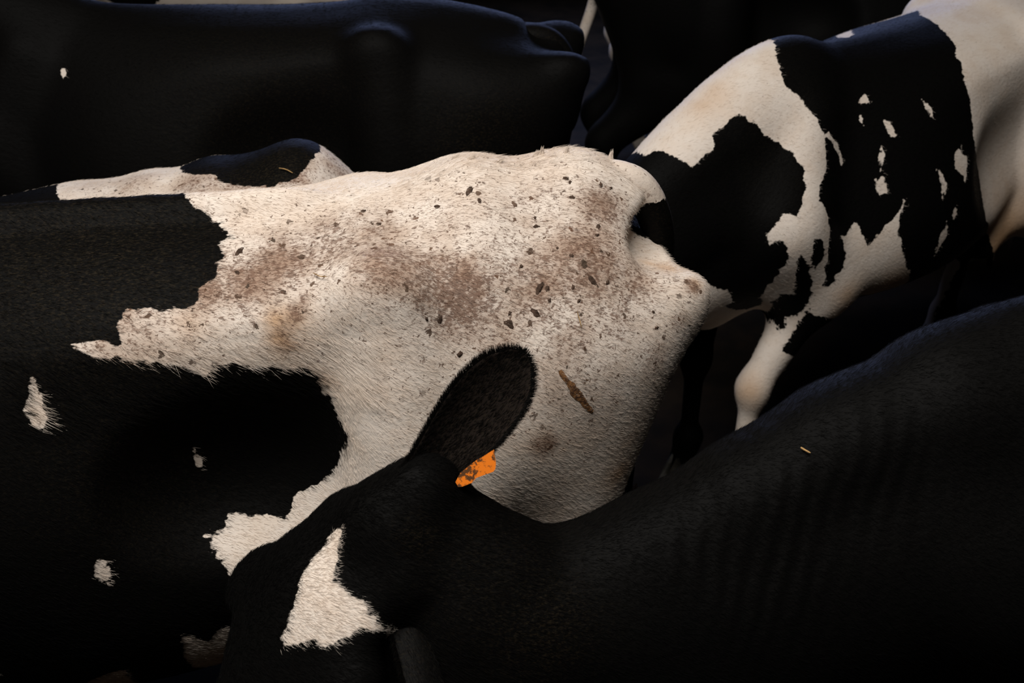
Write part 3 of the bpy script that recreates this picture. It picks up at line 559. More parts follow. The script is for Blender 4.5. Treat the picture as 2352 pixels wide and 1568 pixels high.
# ------------------------------------------------------------------ the cow
PROFILE = [  # cross sections of the trunk of a lean dairy cow, (y, z) from spine to belly
    (-0.86, [(0, 1.33), (.03, 1.325), (.08, 1.31), (.13, 1.28), (.145, 1.23), (.13, 1.18), (.10, 1.14), (.05, 1.12), (0, 1.12)]),
    (-0.78, [(0, 1.405), (.035, 1.395), (.09, 1.350), (.165, 1.290), (.195, 1.20), (.185, 1.10), (.14, 1.02), (.07, .97), (0, .96)]),
    (-0.60, [(0, 1.435), (.05, 1.425), (.14, 1.375), (.230, 1.295), (.282, 1.15), (.285, 1.0), (.22, .86), (.11, .78), (0, .76)]),
    (-0.34, [(0, 1.435), (.05, 1.428), (.15, 1.400), (.240, 1.340), (.280, 1.22), (.298, 1.0), (.26, .82), (.15, .70), (0, .67)]),
    (-0.22, [(0, 1.415), (.045, 1.408), (.14, 1.385), (.225, 1.335), (.250, 1.26), (.245, 1.05), (.265, .84), (.19, .68), (0, .63)]),
    (-0.05, [(0, 1.405), (.045, 1.400), (.14, 1.375), (.225, 1.325), (.258, 1.25), (.285, 1.03), (.315, .82), (.20, .65), (0, .59)]),
    (0.15, [(0, 1.405), (.05, 1.398), (.14, 1.370), (.235, 1.310), (.285, 1.22), (.355, 1.0), (.350, .79), (.21, .63), (0, .575)]),
    (0.40, [(0, 1.410), (.05, 1.395), (.14, 1.345), (.235, 1.25), (.310, 1.12), (.355, .95), (.320, .76), (.19, .63), (0, .59)]),
    (0.65, [(0, 1.430), (.045, 1.410), (.11, 1.330), (.18, 1.20), (.235, 1.05), (.255, .90), (.230, .76), (.14, .67), (0, .64)]),
    (0.84, [(0, 1.370), (.045, 1.350), (.10, 1.260), (.15, 1.15), (.185, 1.03), (.195, .92), (.165, .79), (.10, .71), (0, .69)]),
    (0.93, [(0, 1.280), (.035, 1.270), (.07, 1.20), (.10, 1.12), (.13, 1.03), (.13, .94), (.11, .84), (.06, .79), (0, .77)]),
]


def frame_from(axis, up):
    a = np.asarray(axis, float); a = a / np.linalg.norm(a)
    b = np.cross(np.asarray(up, float), a); b /= np.linalg.norm(b)   # towards the animal's left
    c = np.cross(a, b)
    return a, b, c


def head_points(poll, fr):
    a, b, c = fr
    poll = np.asarray(poll, float)
    return lambda x, y, z: poll + x * a + y * b + z * c


def sculpt_cow(p):
    S = Sculpt(p.get('lo', (-1.15, -0.5, -0.02)), p.get('hi', (1.75, 0.5, 1.75)), p['h'])
    prof = p.get('profile', PROFILE)
    if p.get('belly'):
        prof = [(x, [(y, z + p['belly'] * max(0.0, (1.05 - z) / .45)) for y, z in pr]) for x, pr in prof]
    S.torso(prof, p.get('spine'))
    # spine ridge with vertebrae
    for v in p.get('bumps', ()):
        S.ell(v[:3], v[3:6], 0.04)
    for sy in (1, -1):
        # pelvis: hook bone, pin bone, rump muscle, thigh
        S.ell((-.335, sy * .225, 1.340 + p.get('hook_dz', 0) + (p.get('far_hook_dz', 0) if sy < 0 else 0)), (.050, .030, .038), .09)
        S.ell((-.842, sy * .153, 1.252 + p.get('pin_dz', 0)), (.060, .055, .062), .055)
        S.cone((-.60, sy * .165, 1.16), (-.40, sy * .185, .84), .115, .10, .10)
        S.cone((-.735, sy * .140, 1.16), (-.64, sy * .17, .80), .112, .095, .10)
        # hind leg
        hx = p.get('hind', (0, 0))[0 if sy > 0 else 1]
        st = np.array((-.38 + .3 * hx, sy * .20, .82)); hk = np.array((-.80 + hx, sy * .19, .52))
        fl = np.array((-.73 + hx, sy * .19, .13)); ho = np.array((-.68 + hx, sy * .19, .035))
        S.cone(st, hk + (.02, 0, .03), .105, .055, .07)
        S.cone((-.60, sy * .17, .78), hk, .085, .045, .08)
        S.ell(hk, (.055, .042, .065), .05)
        S.cone(hk, fl, .045, .036, .04)
        S.ell(fl, (.048, .043, .045), .03)
        S.cone(fl, ho, .038, .045, .03)
        # fore leg
        q = p.get('fore', {}).get(sy)
        sh = np.array((.76, sy * .165, 1.02)); el = np.array((.60, sy * .19, .80))
        kn, ff, fh = [np.array(v, float) for v in (q or [(.68, sy * .16, .43), (.685, sy * .16, .14), (.71, sy * .16, .035)])]
        S.cone((.64, sy * .12, 1.28), sh, .06, .105, .10)
        S.cone(sh, el, .105, .095, .09)
        lr = p.get('leg_r', 1.0)
        S.cone(el, kn, .095 * lr, .052 * lr, .07)
        S.ell(kn, (.050 * lr, .050 * lr, .058), .04)
        S.cone(kn, ff, .040 * lr, .034 * lr, .04)
        S.ell(ff, (.046, .043, .043), .03)
        S.cone(ff, fh, .036, .045, .03)
        # hollow flank in front of the hook bone, groove beside the tail head
        fk = p.get('flank', 1.0)
        S.ell((-.10, sy * (.365 + .10 * (1 - fk)), 1.055), (.215, .165, .165), .045 if fk == 1 else .08, sub=True)
        S.chain([(-.350, sy * .200, 1.29, .045), (-.355, sy * .222, 1.15, .066), (-.365, sy * .235, .98, .082), (-.36, sy * .215, .84, .085)], .06, 7)
    S.ell((-.90, 0, 1.332), (.165, .24, .050), .035, sub=True)       # hollow under the tail head, between the pin bones
    # flank fold, udder, brisket
    for sy in (1, -1):
        S.cone((-.36, sy * .19, .84), (-.16, sy * .24, .72), .06, .04, .08)
    S.ell((-.80, 0, 1.24), (.045, .04, .075), .03)
    S.ell((-.44, 0, .66), (.20, .15, .13), .06)
    for tx in (-.36, -.52):
        for sy in (1, -1):
            S.cone((tx, sy * .07, .57), (tx, sy * .075, .49), .016, .011, .02)
    S.ell((.84, 0, .78), (.10, .09, .12), .08)
    # neck
    for ch in p['neck']:
        S.chain(ch, p.get('neck_k', .09), 9)
    # head
    fr = frame_from(p['head_axis'], p['head_up'])
    H = head_points(p['poll'], fr)
    R = np.array(fr)
    S.ell(H(.12, 0, -.085), (.15, .104, .10), .05, R)
    S.ell(H(.175, 0, -.037), (.150, .132, .050), .04, R)
    S.cone(H(.16, 0, -.085), H(.44, 0, -.085), .088, .066, .05)
    S.ell(H(.475, 0, -.095), (.065, .088, .068), .05, R)
    S.ell(H(.465, 0, -.150), (.05, .055, .035), .03, R)
    S.ell(H(.0, .01, -.030), (.055, .062, .052), .05, R)
    for sy in (1, -1):
        S.cone(H(.12, sy * .055, -.185), H(.42, sy * .025, -.145), .062, .042, .06)
        S.ell(H(.215, sy * .140, -.056), (.060, .034, .038), .04, R)
        S.ell(H(.04, sy * .080, -.065), (.030, .026, .028), .05, R)
        S.ell(H(.232, sy * .165, -.064), (.022, .020, .016), .012, R, sub=True)
        S.ell(H(.525, sy * .048, -.068), (.022, .014, .016), .012, R, sub=True)
    S.ell(H(.545, 0, -.128), (.05, .075, .005), .012, R, sub=True)
    for e in p.get('extra', ()):
        getattr(S, e[0])(*e[1:])
    for sy, e in p.get('ears', {}).items():         # fleshy root of each ear
        b = np.array(H(*e['base_h']) if 'base_h' in e else e['base'] if e.get('own_space') else H(*e['base']), float)
        t = np.array(e['tip'] if e.get('own_space') else H(*e['tip']), float)
        S.cone(H(.05, sy * .060, -.085), b + (t - b) * .05, .042, .026, .05)
    V, Q = S.mesh(2)
    return V, Q, H, fr


def hair_object(name, V, Q, N, black, dirt, ochre, p, parent):
    """short coat hair as curves: roots scattered over the hide, combed back and down"""
    n = p['hair']
    T = np.vstack([Q[:, [0, 1, 2]], Q[:, [0, 2, 3]]])
    A, B, C = V[T[:, 0]], V[T[:, 1]], V[T[:, 2]]
    ar = np.linalg.norm(np.cross(B - A, C - A), axis=1)
    cz = (A[:, 2] + B[:, 2] + C[:, 2]) / 3
    w = ar * np.where(cz < 0.45, 0.15, 1.0)
    if 'hair_weight' in p:
        w = w * p['hair_weight']((A + B + C) / 3)
    ti = RNG.choice(len(T), n, p=w / w.sum())
    u = RNG.random((n, 2)); fl = u.sum(1) > 1; u[fl] = 1 - u[fl]
    k = np.stack([1 - u.sum(1), u[:, 0], u[:, 1]], 1)
    pick = lambda arr: (arr[T[ti]] * (k[:, :, None] if arr.ndim == 2 else k)).sum(1)
    P, Nn = pick(V), pick(N)
    Nn /= np.linalg.norm(Nn, axis=1)[:, None]
    g = p.get('comb', lambda q: np.tile(np.array((-1.0, 0, -0.55)), (len(q), 1)))(P)
    g = g + RNG.normal(0, 0.22, g.shape)
    g = g - (g * Nn).sum(1)[:, None] * Nn
    g /= np.linalg.norm(g, axis=1)[:, None] + 1e-9
    L = p.get('hair_len', 0.011) * (0.6 + 0.8 * RNG.random(n))
    if 'hair_len_fn' in p:
        L = L * p['hair_len_fn'](P)
    lift = 0.18 + 0.22 * RNG.random(n)
    r = p.get('hair_rad', 0.00020)
    pts = np.empty((n, 4, 3), np.float32)
    for i, s in enumerate((0.0, 0.35, 0.7, 1.0)):
        pts[:, i] = P - 0.001 * Nn + L[:, None] * (g * s + Nn * (lift * s * (1.25 - 0.6 * s))[:, None])
    rad = np.tile(np.array([1.0, 0.9, 0.6, 0.12], np.float32) * r, (n, 1))
    cv = bpy.data.hair_curves.new(name)
    cv.add_curves([4] * n)
    cv.points.foreach_set('position', pts.ravel())
    cv.attributes.new('radius', 'FLOAT', 'POINT').data.foreach_set('value', rad.ravel()) if 'radius' not in cv.attributes else cv.attributes['radius'].data.foreach_set('value', rad.ravel())
    exact = p['coat'](P) if 'coat' in p else pick(black)
    jitter = RNG.normal(0, 0.0022, n)
    set_attr(cv, 'black', exact + jitter, 'CURVE')
    set_attr(cv, 'dirt', pick(dirt), 'CURVE')
    set_attr(cv, 'ochre', pick(ochre), 'CURVE')
    cv.materials.append(MAT['hair'])
    o = bpy.data.objects.new(name, cv)
    o['kind'] = 'stuff'
    col.objects.link(o)
    o.parent = parent
    return o


def tuft_object(name, tufts, dark, parent):
    """pointed tufts: (root, tip, spread, count, length) clusters of longer hair"""
    pts, rad = [], []
    for root, tip, spread, cnt in tufts:
        root = np.array(root, float); tip = np.array(tip, float)
        for _ in range(cnt):
            o = RNG.normal(0, 1, 3); o /= np.linalg.norm(o); o *= spread * RNG.random() ** 0.5
            s = root + o * (1, 1, .25)
            e = tip + o * 0.12 + RNG.normal(0, .0012, 3)
            t = s + (e - s) * (0.55 + .45 * RNG.random())
            pts.append([s, s + (t - s) * .35 - o * .05, s + (t - s) * .7, t])
    pts = np.array(pts, np.float32)
    n = len(pts)
    cv = bpy.data.hair_curves.new(name)
    cv.add_curves([4] * n)
    cv.points.foreach_set('position', pts.ravel())
    rr = np.tile(np.array([1, .9, .6, .12], np.float32) * .00032, (n, 1))
    a = cv.attributes['radius'] if 'radius' in cv.attributes else cv.attributes.new('radius', 'FLOAT', 'POINT')
    a.data.foreach_set('value', rr.ravel())
    set_attr(cv, 'black', np.full(n, 0.05 if dark else -0.05), 'CURVE')
    set_attr(cv, 'dirt', np.full(n, 0.15), 'CURVE')
    set_attr(cv, 'ochre', np.zeros(n), 'CURVE')
    cv.materials.append(MAT['hair'])
    o = bpy.data.objects.new(name, cv)
    o['kind'] = 'stuff'
    col.objects.link(o)
    o.parent = parent
    return o


def ear_mesh(base, tip, face, length_w=0.062, cup=0.5, n=26, m=13):
    """a cupped, leaf-shaped ear; 'face' is the direction its hollow side looks"""
    base = np.asarray(base, float); tip = np.asarray(tip, float)
    ax = tip - base; L = np.linalg.norm(ax); ax /= L
    face = np.asarray(face, float); face = face - (face @ ax) * ax; face /= np.linalg.norm(face)
    side = np.cross(ax, face)
    u = np.linspace(0, 1, n)
    wprof = np.interp(u, [0, .1, .3, .5, .65, .80, .90, .96, 1.0], [.62, .68, .84, .98, 1.0, .90, .68, .44, .10]) * length_w
    wprof = np.convolve(np.pad(wprof, 2, 'edge'), np.ones(5) / 5, 'valid'); wprof[-1] = .004
    V = []
    for layer in (0, 1):
        for i in range(n):
            cu = cup * (1.25 - .75 * u[i])
            for j in range(m):
                v = -1 + 2 * j / (m - 1)
                th = (0.0045 if layer else 0.0) * math.sqrt(max(0.0, 1 - v * v)) * (1 - .5 * u[i]) * 1.6
                q = base + ax * L * u[i] + side * wprof[i] * v * (1 - .18 * cu * v * v) + face * (wprof[i] * cu * v * v - th)
                q = q - face * (0.012 * math.sin(u[i] * math.pi))
                V.append(q)
    Q = []
    for layer in (0, 1):
        o = layer * n * m
        for i in range(n - 1):
            for j in range(m - 1):
                q = (o + i * m + j, o + i * m + j + 1, o + (i + 1) * m + j + 1, o + (i + 1) * m + j)
                Q.append(q if layer == 0 else q[::-1])
    k = n * m
    for i in range(n - 1):
        Q.append((i * m, (i + 1) * m, k + (i + 1) * m, k + i * m))
        Q.append(((i + 1) * m + m - 1, i * m + m - 1, k + i * m + m - 1, k + (i + 1) * m + m - 1))
    for j in range(m - 1):
        Q.append(((n - 1) * m + j, (n - 1) * m + j + 1, k + (n - 1) * m + j + 1, k + (n - 1) * m + j))
    return np.array(V), np.array(Q), ax, side, face, wprof, L


def uv_ball(c, r, seg=14, rings=9):
    V, Q = [], []
    for i in range(rings + 1):
        t = math.pi * i / rings
        for j in range(seg):
            a = 2 * math.pi * j / seg
            V.append((c[0] + r[0] * math.sin(t) * math.cos(a), c[1] + r[1] * math.sin(t) * math.sin(a), c[2] + r[2] * math.cos(t)))
    for i in range(rings):
        for j in range(seg):
            k = (j + 1) % seg
            Q.append((i * seg + j, (i + 1) * seg + j, (i + 1) * seg + k, i * seg + k))
    return V, Q


def hoof_mesh(x, y):
    """cloven hoof: two pointed claws in one mesh outline"""
    V, Q = [], []
    for s in (-1, 1):
        b = len(V)
        ring = [(-.045, 0), (-.035, .026), (0, .034), (.04, .028), (.072, .008), (.05, -.004), (0, -.004), (-.04, -.003)]
        for z, k in ((0.0, 1.08), (.05, .86), (.085, .62)):
            for rx, ry in ring:
                V.append((x + .012 + rx * k - z * .25, y + s * (.006 + ry * k), z))
        for lv in range(2):
            for j in range(8):
                m2 = (j + 1) % 8
                q = (b + lv * 8 + j, b + lv * 8 + m2, b + lv * 8 + 8 + m2, b + lv * 8 + 8 + j)
                Q.append(q if s < 0 else q[::-1])
        for z0 in (0, 16):
            for j in (0, 1, 2):
                Q.append((b + z0 + j, b + z0 + j + 1, b + z0 + 6 - j, b + z0 + 7 - j))
    return V, Q


def make_cow(p, label, group=None):
    root = bpy.data.objects.new('cow', None)
    root.empty_display_size = 0.2
    col.objects.link(root)
    root['label'] = label
    root['category'] = 'cow'
    if group:
        root['group'] = group
    root.location = (p['at'][0], p['at'][1], 0.0)
    root.rotation_euler = (0, 0, p['heading'])
    s = p.get('scale', 1.0)
    root.scale = (s, s, s)
    V, Q, H, fr = sculpt_cow(p)
    if 'displace' in p:
        V = V + vertex_normals(V, Q) * p['displace'](V)[:, None]
    N = vertex_normals(V, Q)
    black = p['coat'](V)
    dirt = blobs(V, p.get('dirt', ())) if p.get('dirt') else np.zeros(len(V))
    ochre = blobs(V, p.get('ochre', ())) if p.get('ochre') else np.zeros(len(V))
    body = link_mesh('body', V, Q, MAT['coat'], root)
    set_attr(body.data, 'black', black)
    set_attr(body.data, 'dirt', dirt)
    set_attr(body.data, 'ochre', ochre)
    if 'fold' in p:
        fo, ph = p['fold'](V)
        set_attr(body.data, 'fold', fo)
        set_attr(body.data, 'phase', ph)
    if p.get('hair'):
        hair_object('coat_hair', V, Q, N, black, dirt, ochre, p, root)
    # tail
    tp = resample(p['tail'], 40)
    if 'spine' in p:
        tp[:, 2] += np.interp(-.8, *np.array(p['spine']).T) * np.clip((tp[:, 2] - .9) / .4, 0, 1)
    tv, tq = tube(tp[:, :3], tp[:, 3], 12)
    tail = link_mesh('tail', tv, tq, MAT['coat'], root)
    set_attr(tail.data, 'black', p['tail_black'](tv))
    set_attr(tail.data, 'dirt', np.full(len(tv), .25))
    set_attr(tail.data, 'ochre', np.zeros(len(tv)))
    e = tp[-1, :3]
    tuft_object('tail_switch', [(e + (0, 0, .10), e + (0, 0, -.20), .035, 500)], p.get('switch_dark', False), tail)
    # hooves
    for sy in (1, -1):
        hx = p.get('hind', (0, 0))[0 if sy > 0 else 1]
        q = p.get('fore', {}).get(sy)
        fh = q[2] if q else (.71, sy * .16, .035)
        for (x, y, z) in ((-.68 + hx, sy * .19, 0.0), (fh[0], fh[1], fh[2] - .035)):
            hv, hq = hoof_mesh(x, y)
            hv = np.array(hv); hv[:, 2] += z
            link_mesh('hoof', hv, hq, MAT['hoof'], root, smooth=False)
    # eyes and ears
    for sy in (1, -1):
        ev, eq = uv_ball(H(.230, sy * .148, -.062), (.021, .021, .021))
        link_mesh('eye', ev, eq, MAT['eye'], root)
        E = p.get('ears', {}).get(sy)
        if E is None:
            E = dict(base=H(.035, sy * .12, -.055), tip=H(*p.get('ear_tip', (-.02, .31, -.06))[:1], sy * p.get('ear_tip', (-.02, .31, -.06))[1], p.get('ear_tip', (-.02, .31, -.06))[2]), face=fr[0] * .9 - fr[2] * .4)
        else:
            E = dict(E, base=np.array(H(*E['base_h'])) if 'base_h' in E else E['base']) if E.get('own_space') else dict(E, base=H(*E['base']), tip=H(*E['tip']), face=fr[0] * E['face'][0] + fr[1] * E['face'][1] + fr[2] * E['face'][2])
        vv, qq, ax, side, face, wp, L = ear_mesh(E['base'], E['tip'], E['face'], E.get('w', .062), E.get('cup', .5))
        ear = link_mesh('ear', vv, qq, MAT['coat' if E.get('dark') else 'ear'], root)
        eb = p.get('ear_black', 0.05)
        set_attr(ear.data, 'black', np.full(len(vv), eb))
        set_attr(ear.data, 'dirt', np.full(len(vv), .25))
        set_attr(ear.data, 'ochre', np.zeros(len(vv)))
        if E.get('fringe'):
            ear_fringe(ear, vv, ax, side, face, L, eb > 0)
        if E.get('tag'):
            ear_tag(ear, E, vv, ax, side, face, L, H)
    return root, body, H, fr


def ear_fringe(ear, vv, ax, side, face, L, dark, n=26, m=13):
    V = np.asarray(vv).reshape(2, n, m, 3)
    pts = []
    for _ in range(14000):
        lay = RNG.integers(0, 2)
        i = RNG.integers(1, n - 1)
        edge = RNG.random() < .45
        if edge:
            j = 0 if RNG.random() < .5 else m - 1
            f = RNG.random()
            s = V[lay, i, j] * (1 - f) + V[lay, i + 1, j] * f
            out = side * (-1 if j == 0 else 1) * 1.0 + ax * .65 + face * RNG.normal(.0, .35)
            ln = .009 * (.5 + RNG.random())
        else:
            j = RNG.integers(0, m - 1)
            f, g = RNG.random(2)
            s = (V[lay, i, j] * (1 - f) + V[lay, i + 1, j] * f) * (1 - g) + (V[lay, i, j + 1] * (1 - f) + V[lay, i + 1, j + 1] * f) * g
            out = ax + face * (.25 if lay == 0 else -.25) + RNG.normal(0, .15, 3)
            ln = .008 * (.5 + RNG.random())
        out = out + RNG.normal(0, .12, 3)
        out /= np.linalg.norm(out)
        pts.append([s, s + out * ln * .35, s + out * ln * .7 + ax * ln * .04, s + out * ln + ax * ln * .12])
    pts = np.array(pts, np.float32)
    k = len(pts)
    cv = bpy.data.hair_curves.new('ear_hair')
    cv.add_curves([4] * k)
    cv.points.foreach_set('position', pts.ravel())
    a = cv.attributes['radius'] if 'radius' in cv.attributes else cv.attributes.new('radius', 'FLOAT', 'POINT')
    a.data.foreach_set('value', np.tile(np.array([1, .9, .6, .12], np.float32) * .00026, (k, 1)).ravel())
    set_attr(cv, 'black', np.full(k, .05 if dark else -.05), 'CURVE')
    set_attr(cv, 'dirt', np.full(k, .2), 'CURVE')
    set_attr(cv, 'ochre', np.zeros(k), 'CURVE')
    cv.materials.append(MAT['hair'])
    o = bpy.data.objects.new('ear_hair', cv)
    o['kind'] = 'stuff'
    col.objects.link(o)
    o.parent = ear


def ear_tag(ear, E, vv, ax, side, face, L, H):
    """flat plastic tag with clipped corners hanging from the ear, with its stud"""
    t = E['tag']
    c, ux, uy = (np.array(v, float) for v in t['frame'])
    ux /= np.linalg.norm(ux); uy = uy - (uy @ ux) * ux; uy /= np.linalg.norm(uy)
    nz = np.cross(ux, uy)
    out = t['outline']
    n = len(out)
    V = [c + ux * a + uy * b + nz * z for z in (.0012, -.0012) for a, b in out]
    import bmesh
    bm = bmesh.new()
    vs = [bm.verts.new(v) for v in V]
    bm.faces.new(vs[:n]); bm.faces.new(vs[n:][::-1])
    for i in range(n):
        j = (i + 1) % n
        bm.faces.new((vs[i], vs[n + i], vs[n + j], vs[j]))
    bmesh.ops.recalc_face_normals(bm, faces=bm.faces)
    me = bpy.data.meshes.new('ear_tag')
    bm.to_mesh(me); bm.free()
    me.materials.append(MAT['tag'])
    o = bpy.data.objects.new('ear_tag', me)
    o['label'] = 'orange plastic ear tag speckled with dried muck'
    col.objects.link(o)
    o.parent = ear


STRAIGHT_NECK = dict(
    neck=[[(.60, 0, 1.33, .085), (.95, 0, 1.42, .075), (1.25, 0, 1.52, .070)],
          [(.70, 0, 1.12, .15), (1.0, 0, 1.25, .115), (1.25, 0, 1.42, .085)],
          [(.85, 0, .95, .13), (1.08, 0, 1.10, .09), (1.28, 0, 1.33, .075)]],
    poll=(1.30, 0, 1.58), head_axis=(.72, 0, -.69), head_up=(0, 0, 1))

TAIL_DOWN = [(-.68, 0, 1.385, .036), (-.765, 0, 1.388, .036), (-.815, 0, 1.362, .033), (-.850, -.005, 1.29, .030), (-.858, -.015, 1.20, .026), (-.835, -.03, .95, .019), (-.82, -.03, .62, .013)]


def coat_fn(name, base):
    pat = COATS.get(name, [])

    def f(P):
        sd = np.full(len(P), 0.08 if base == 'black' else -0.08)
        Pm = P.copy()
        far = np.arctan2(P[:, 1], P[:, 2] - CHART_Z) < -0.35      # the far side mirrors the near one
        Pm[far, 1] *= -1
        for kind, colour, poly in pat:
            if kind == 'cyl':
                d = poly_sd(chart_cyl(Pm), poly)
            elif kind == 'side':
                d = poly_sd(P[:, [0, 2]], poly)
                d = np.where(P[:, 1] > -0.03, d, -0.08)
            elif kind == 'ball':
                d = np.clip(poly[3] - np.linalg.norm((P - np.array(poly[:3])) * np.array(poly[4:7]), axis=1), -.08, .08)
            elif kind == 'head':
                o, a, b, c = (np.array(v) for v in HEAD_FRAME[name])
                q = P - o
                d = poly_sd(np.stack([q @ a, q @ b], 1), poly)
                d = np.where((q @ c > -0.105) & (q @ a > -.1) & (q @ a < .7), d, -0.08)
            sd = np.maximum(sd, d) if colour == 'black' else np.minimum(sd, -d)
        return sd
    return f




def to_local(p, pts):
    """world points (x, y, z[, r]) into a cow's own space"""
    c, s = math.cos(p['heading']), math.sin(p['heading'])
    k = p.get('scale', 1.0)
    out = []
    for q in pts:
        dx, dy = q[0] - p['at'][0], q[1] - p['at'][1]
        out.append(((c * dx + s * dy) / k, (-s * dx + c * dy) / k, q[2] / k) + ((q[3] / k,) if len(q) > 3 else ()))
    return out


def dir_local(p, v):
    c, s = math.cos(p['heading']), math.sin(p['heading'])
    return (c * v[0] + s * v[1], -s * v[0] + c * v[1], v[2])


# ------------------------------------------------------------------ setting
def grid_plane(name, x0, x1, y0, y1, z, n, mat):
    xs, ys = np.linspace(x0, x1, n), np.linspace(y0, y1, n)
    V = np.array([(x, y, z + 0.006 * math.sin(3.1 * x + 1.7 * y) * math.cos(2.3 * y)) for y in ys for x in xs])
    Q = np.array([(j * n + i, j * n + i + 1, (j + 1) * n + i + 1, (j + 1) * n + i) for j in range(n - 1) for i in range(n - 1)])
    o = link_mesh(name, V, Q, mat)
    o['kind'] = 'structure'
    return o


floor = grid_plane('floor', -7, 7, -2, 10, -0.006, 60, MAT['floor'])

wall = link_mesh('wall_back', [(x, y, z) for x in (-7, 7) for y in (9.6, 9.8) for z in (-.05, 4.5)],
                 [(0, 1, 3, 2), (4, 6, 7, 5), (0, 4, 5, 1), (2, 3, 7, 6), (1, 5, 7, 3), (0, 2, 6, 4)], MAT['wall'], smooth=False)
wall['kind'] = 'structure'

# ------------------------------------------------------------------ cow with the muck-speckled white rump (centre)
def len_a(P):
    k = np.ones(len(P))
    ridge = (np.abs(P[:, 1]) < .035) & (P[:, 2] > 1.36) & (P[:, 0] < -.38)
    shelf = (P[:, 1] > .215) & (P[:, 2] > 1.17) & (P[:, 2] < 1.28) & (P[:, 0] > -.32) & (P[:, 0] < .25)
    k[ridge] = 1.7
    k[shelf] = 2.0
    return k


A = dict(at=(-.576, 1.892), heading=math.pi + .157, h=.0085, lo=(-1.1, -.46, -.02), hi=(1.8, .46, 1.7),
         dirt=DIRT.get('A'), ochre=OCHRE.get('A'), coat=coat_fn('A', 'white'), tail=TAIL_DOWN, tail_black=lambda v: (1.375 - v[:, 2]),
         hair=420000, switch_dark=False, belly=-.07, far_hook_dz=-.06, hair_len_fn=len_a, **STRAIGHT_NECK)
A['spine'] = [(-.9, .01), (-.80, .022), (-.77, .03), (-.72, .043), (-.68, .041), (-.64, .030), (-.60, .018), (-.57, .019), (-.52, .028), (-.48, .022), (-.42, -.002), (-.37, -.014), (-.30, -.012), (-.2, -.008), (0, -.004), (.4, 0)]
A['extra'] = [('cone', (-.74, 0, 1.35), (-.79, 0, 1.22), .045, .04, .03)]
A['bumps'] = [(x, 0, 1.405 + .0, .045, .022, .02) for x in np.arange(-.2, .5, .085)]
rootA, bodyA, HA, frA = make_cow(A, 'white-rumped black and white cow with muck-speckled hide, filling the centre, facing left')

# ------------------------------------------------------------------ heifer showing only its bony back behind that rump
B = dict(at=(-.965, 2.505), heading=math.pi + .15, scale=.87, h=.014, dirt=DIRT.get('B'), ochre=OCHRE.get('B'), coat=coat_fn('B', 'white'), tail=TAIL_DOWN,
         spine=[(-.95, -.24), (-.85, -.17), (-.76, -.10), (-.70, -.05), (-.64, .01), (-.59, .034), (-.54, .032), (-.47, .002), (-.40, -.013), (-.34, -.010), (-.26, -.028), (-.18, -.014), (-.08, -.034), (.02, -.03), (.1, -.045), (.3, -.07)], hook_dz=-.09, pin_dz=-.16,
         tail_black=lambda v: np.full(len(v), -.05), hair=60000, **STRAIGHT_NECK)
rootB, bodyB, _, _ = make_cow(B, 'small cow whose knobbly white and dark back shows above the speckled cow')

# ------------------------------------------------------------------ black cow standing across the rear
C = dict(at=(-.69, 3.38), heading=math.pi, flank=.55, hook_dz=-.015, h=.016, dirt=DIRT.get('C'), ochre=OCHRE.get('C'), coat=coat_fn('C', 'black'), tail=TAIL_DOWN,
         tail_black=lambda v: np.full(len(v), .05), hair=60000, switch_dark=True, **STRAIGHT_NECK)
C['spine'] = [(-.9, -.12), (-.75, -.08), (-.5, -.042), (-.3, -.024), (0, -.026), (.5, -.02)]
rootC, bodyC, _, _ = make_cow(C, 'long black cow standing side-on behind the small cow with the knobbly back')

# ------------------------------------------------------------------ black cow further back
D = dict(at=(1.16, 4.85), heading=0.0, h=.02, coat=coat_fn('D', 'black'),
         tail=[(-.68, 0, 1.385, .036), (-.765, 0, 1.385, .034), (-.812, 0, 1.34, .030), (-.822, 0, 1.2, .026), (-.836, 0, 1.05, .023), (-.90, 0, .83, .020), (-.93, 0, .6, .014)],
         tail_black=lambda v: np.full(len(v), -.05), switch_dark=False, **STRAIGHT_NECK)
rootD, bodyD, _, _ = make_cow(D, 'black cow with a pale tail, standing far back between the other cows')

# ------------------------------------------------------------------ black and white cow walking in from the upper right
E = dict(at=(1.148, 3.41), heading=math.pi + .66, scale=.95, h=.011, belly=.07, flank=.5, leg_r=.78, ear_tip=(.10, .20, -.19), dirt=DIRT.get('E'), ochre=OCHRE.get('E'), coat=coat_fn('E', 'black'), tail=TAIL_DOWN,
         tail_black=lambda v: np.full(len(v), -.05), hair=90000, fore={1: [(.770, .15, .50), (.80, .15, .17), (.83, .15, .045)]},
         neck=[[(.58, 0, 1.34, .09), (.92, 0, 1.205, .085), (1.18, 0, 1.04, .08)],
               [(.68, 0, 1.10, .15), (.98, 0, 1.02, .12), (1.18, 0, .95, .085)],
               [(.80, 0, .93, .14), (1.0, 0, .86, .10), (1.17, 0, .82, .075)]],
         poll=(1.22, 0, 1.08), head_axis=(.42, 0, -.90), head_up=(.9, 0, .4))
rootE, bodyE, HE, frE = make_cow(E, 'black and white patched cow coming from the upper right, white belly and foreleg')

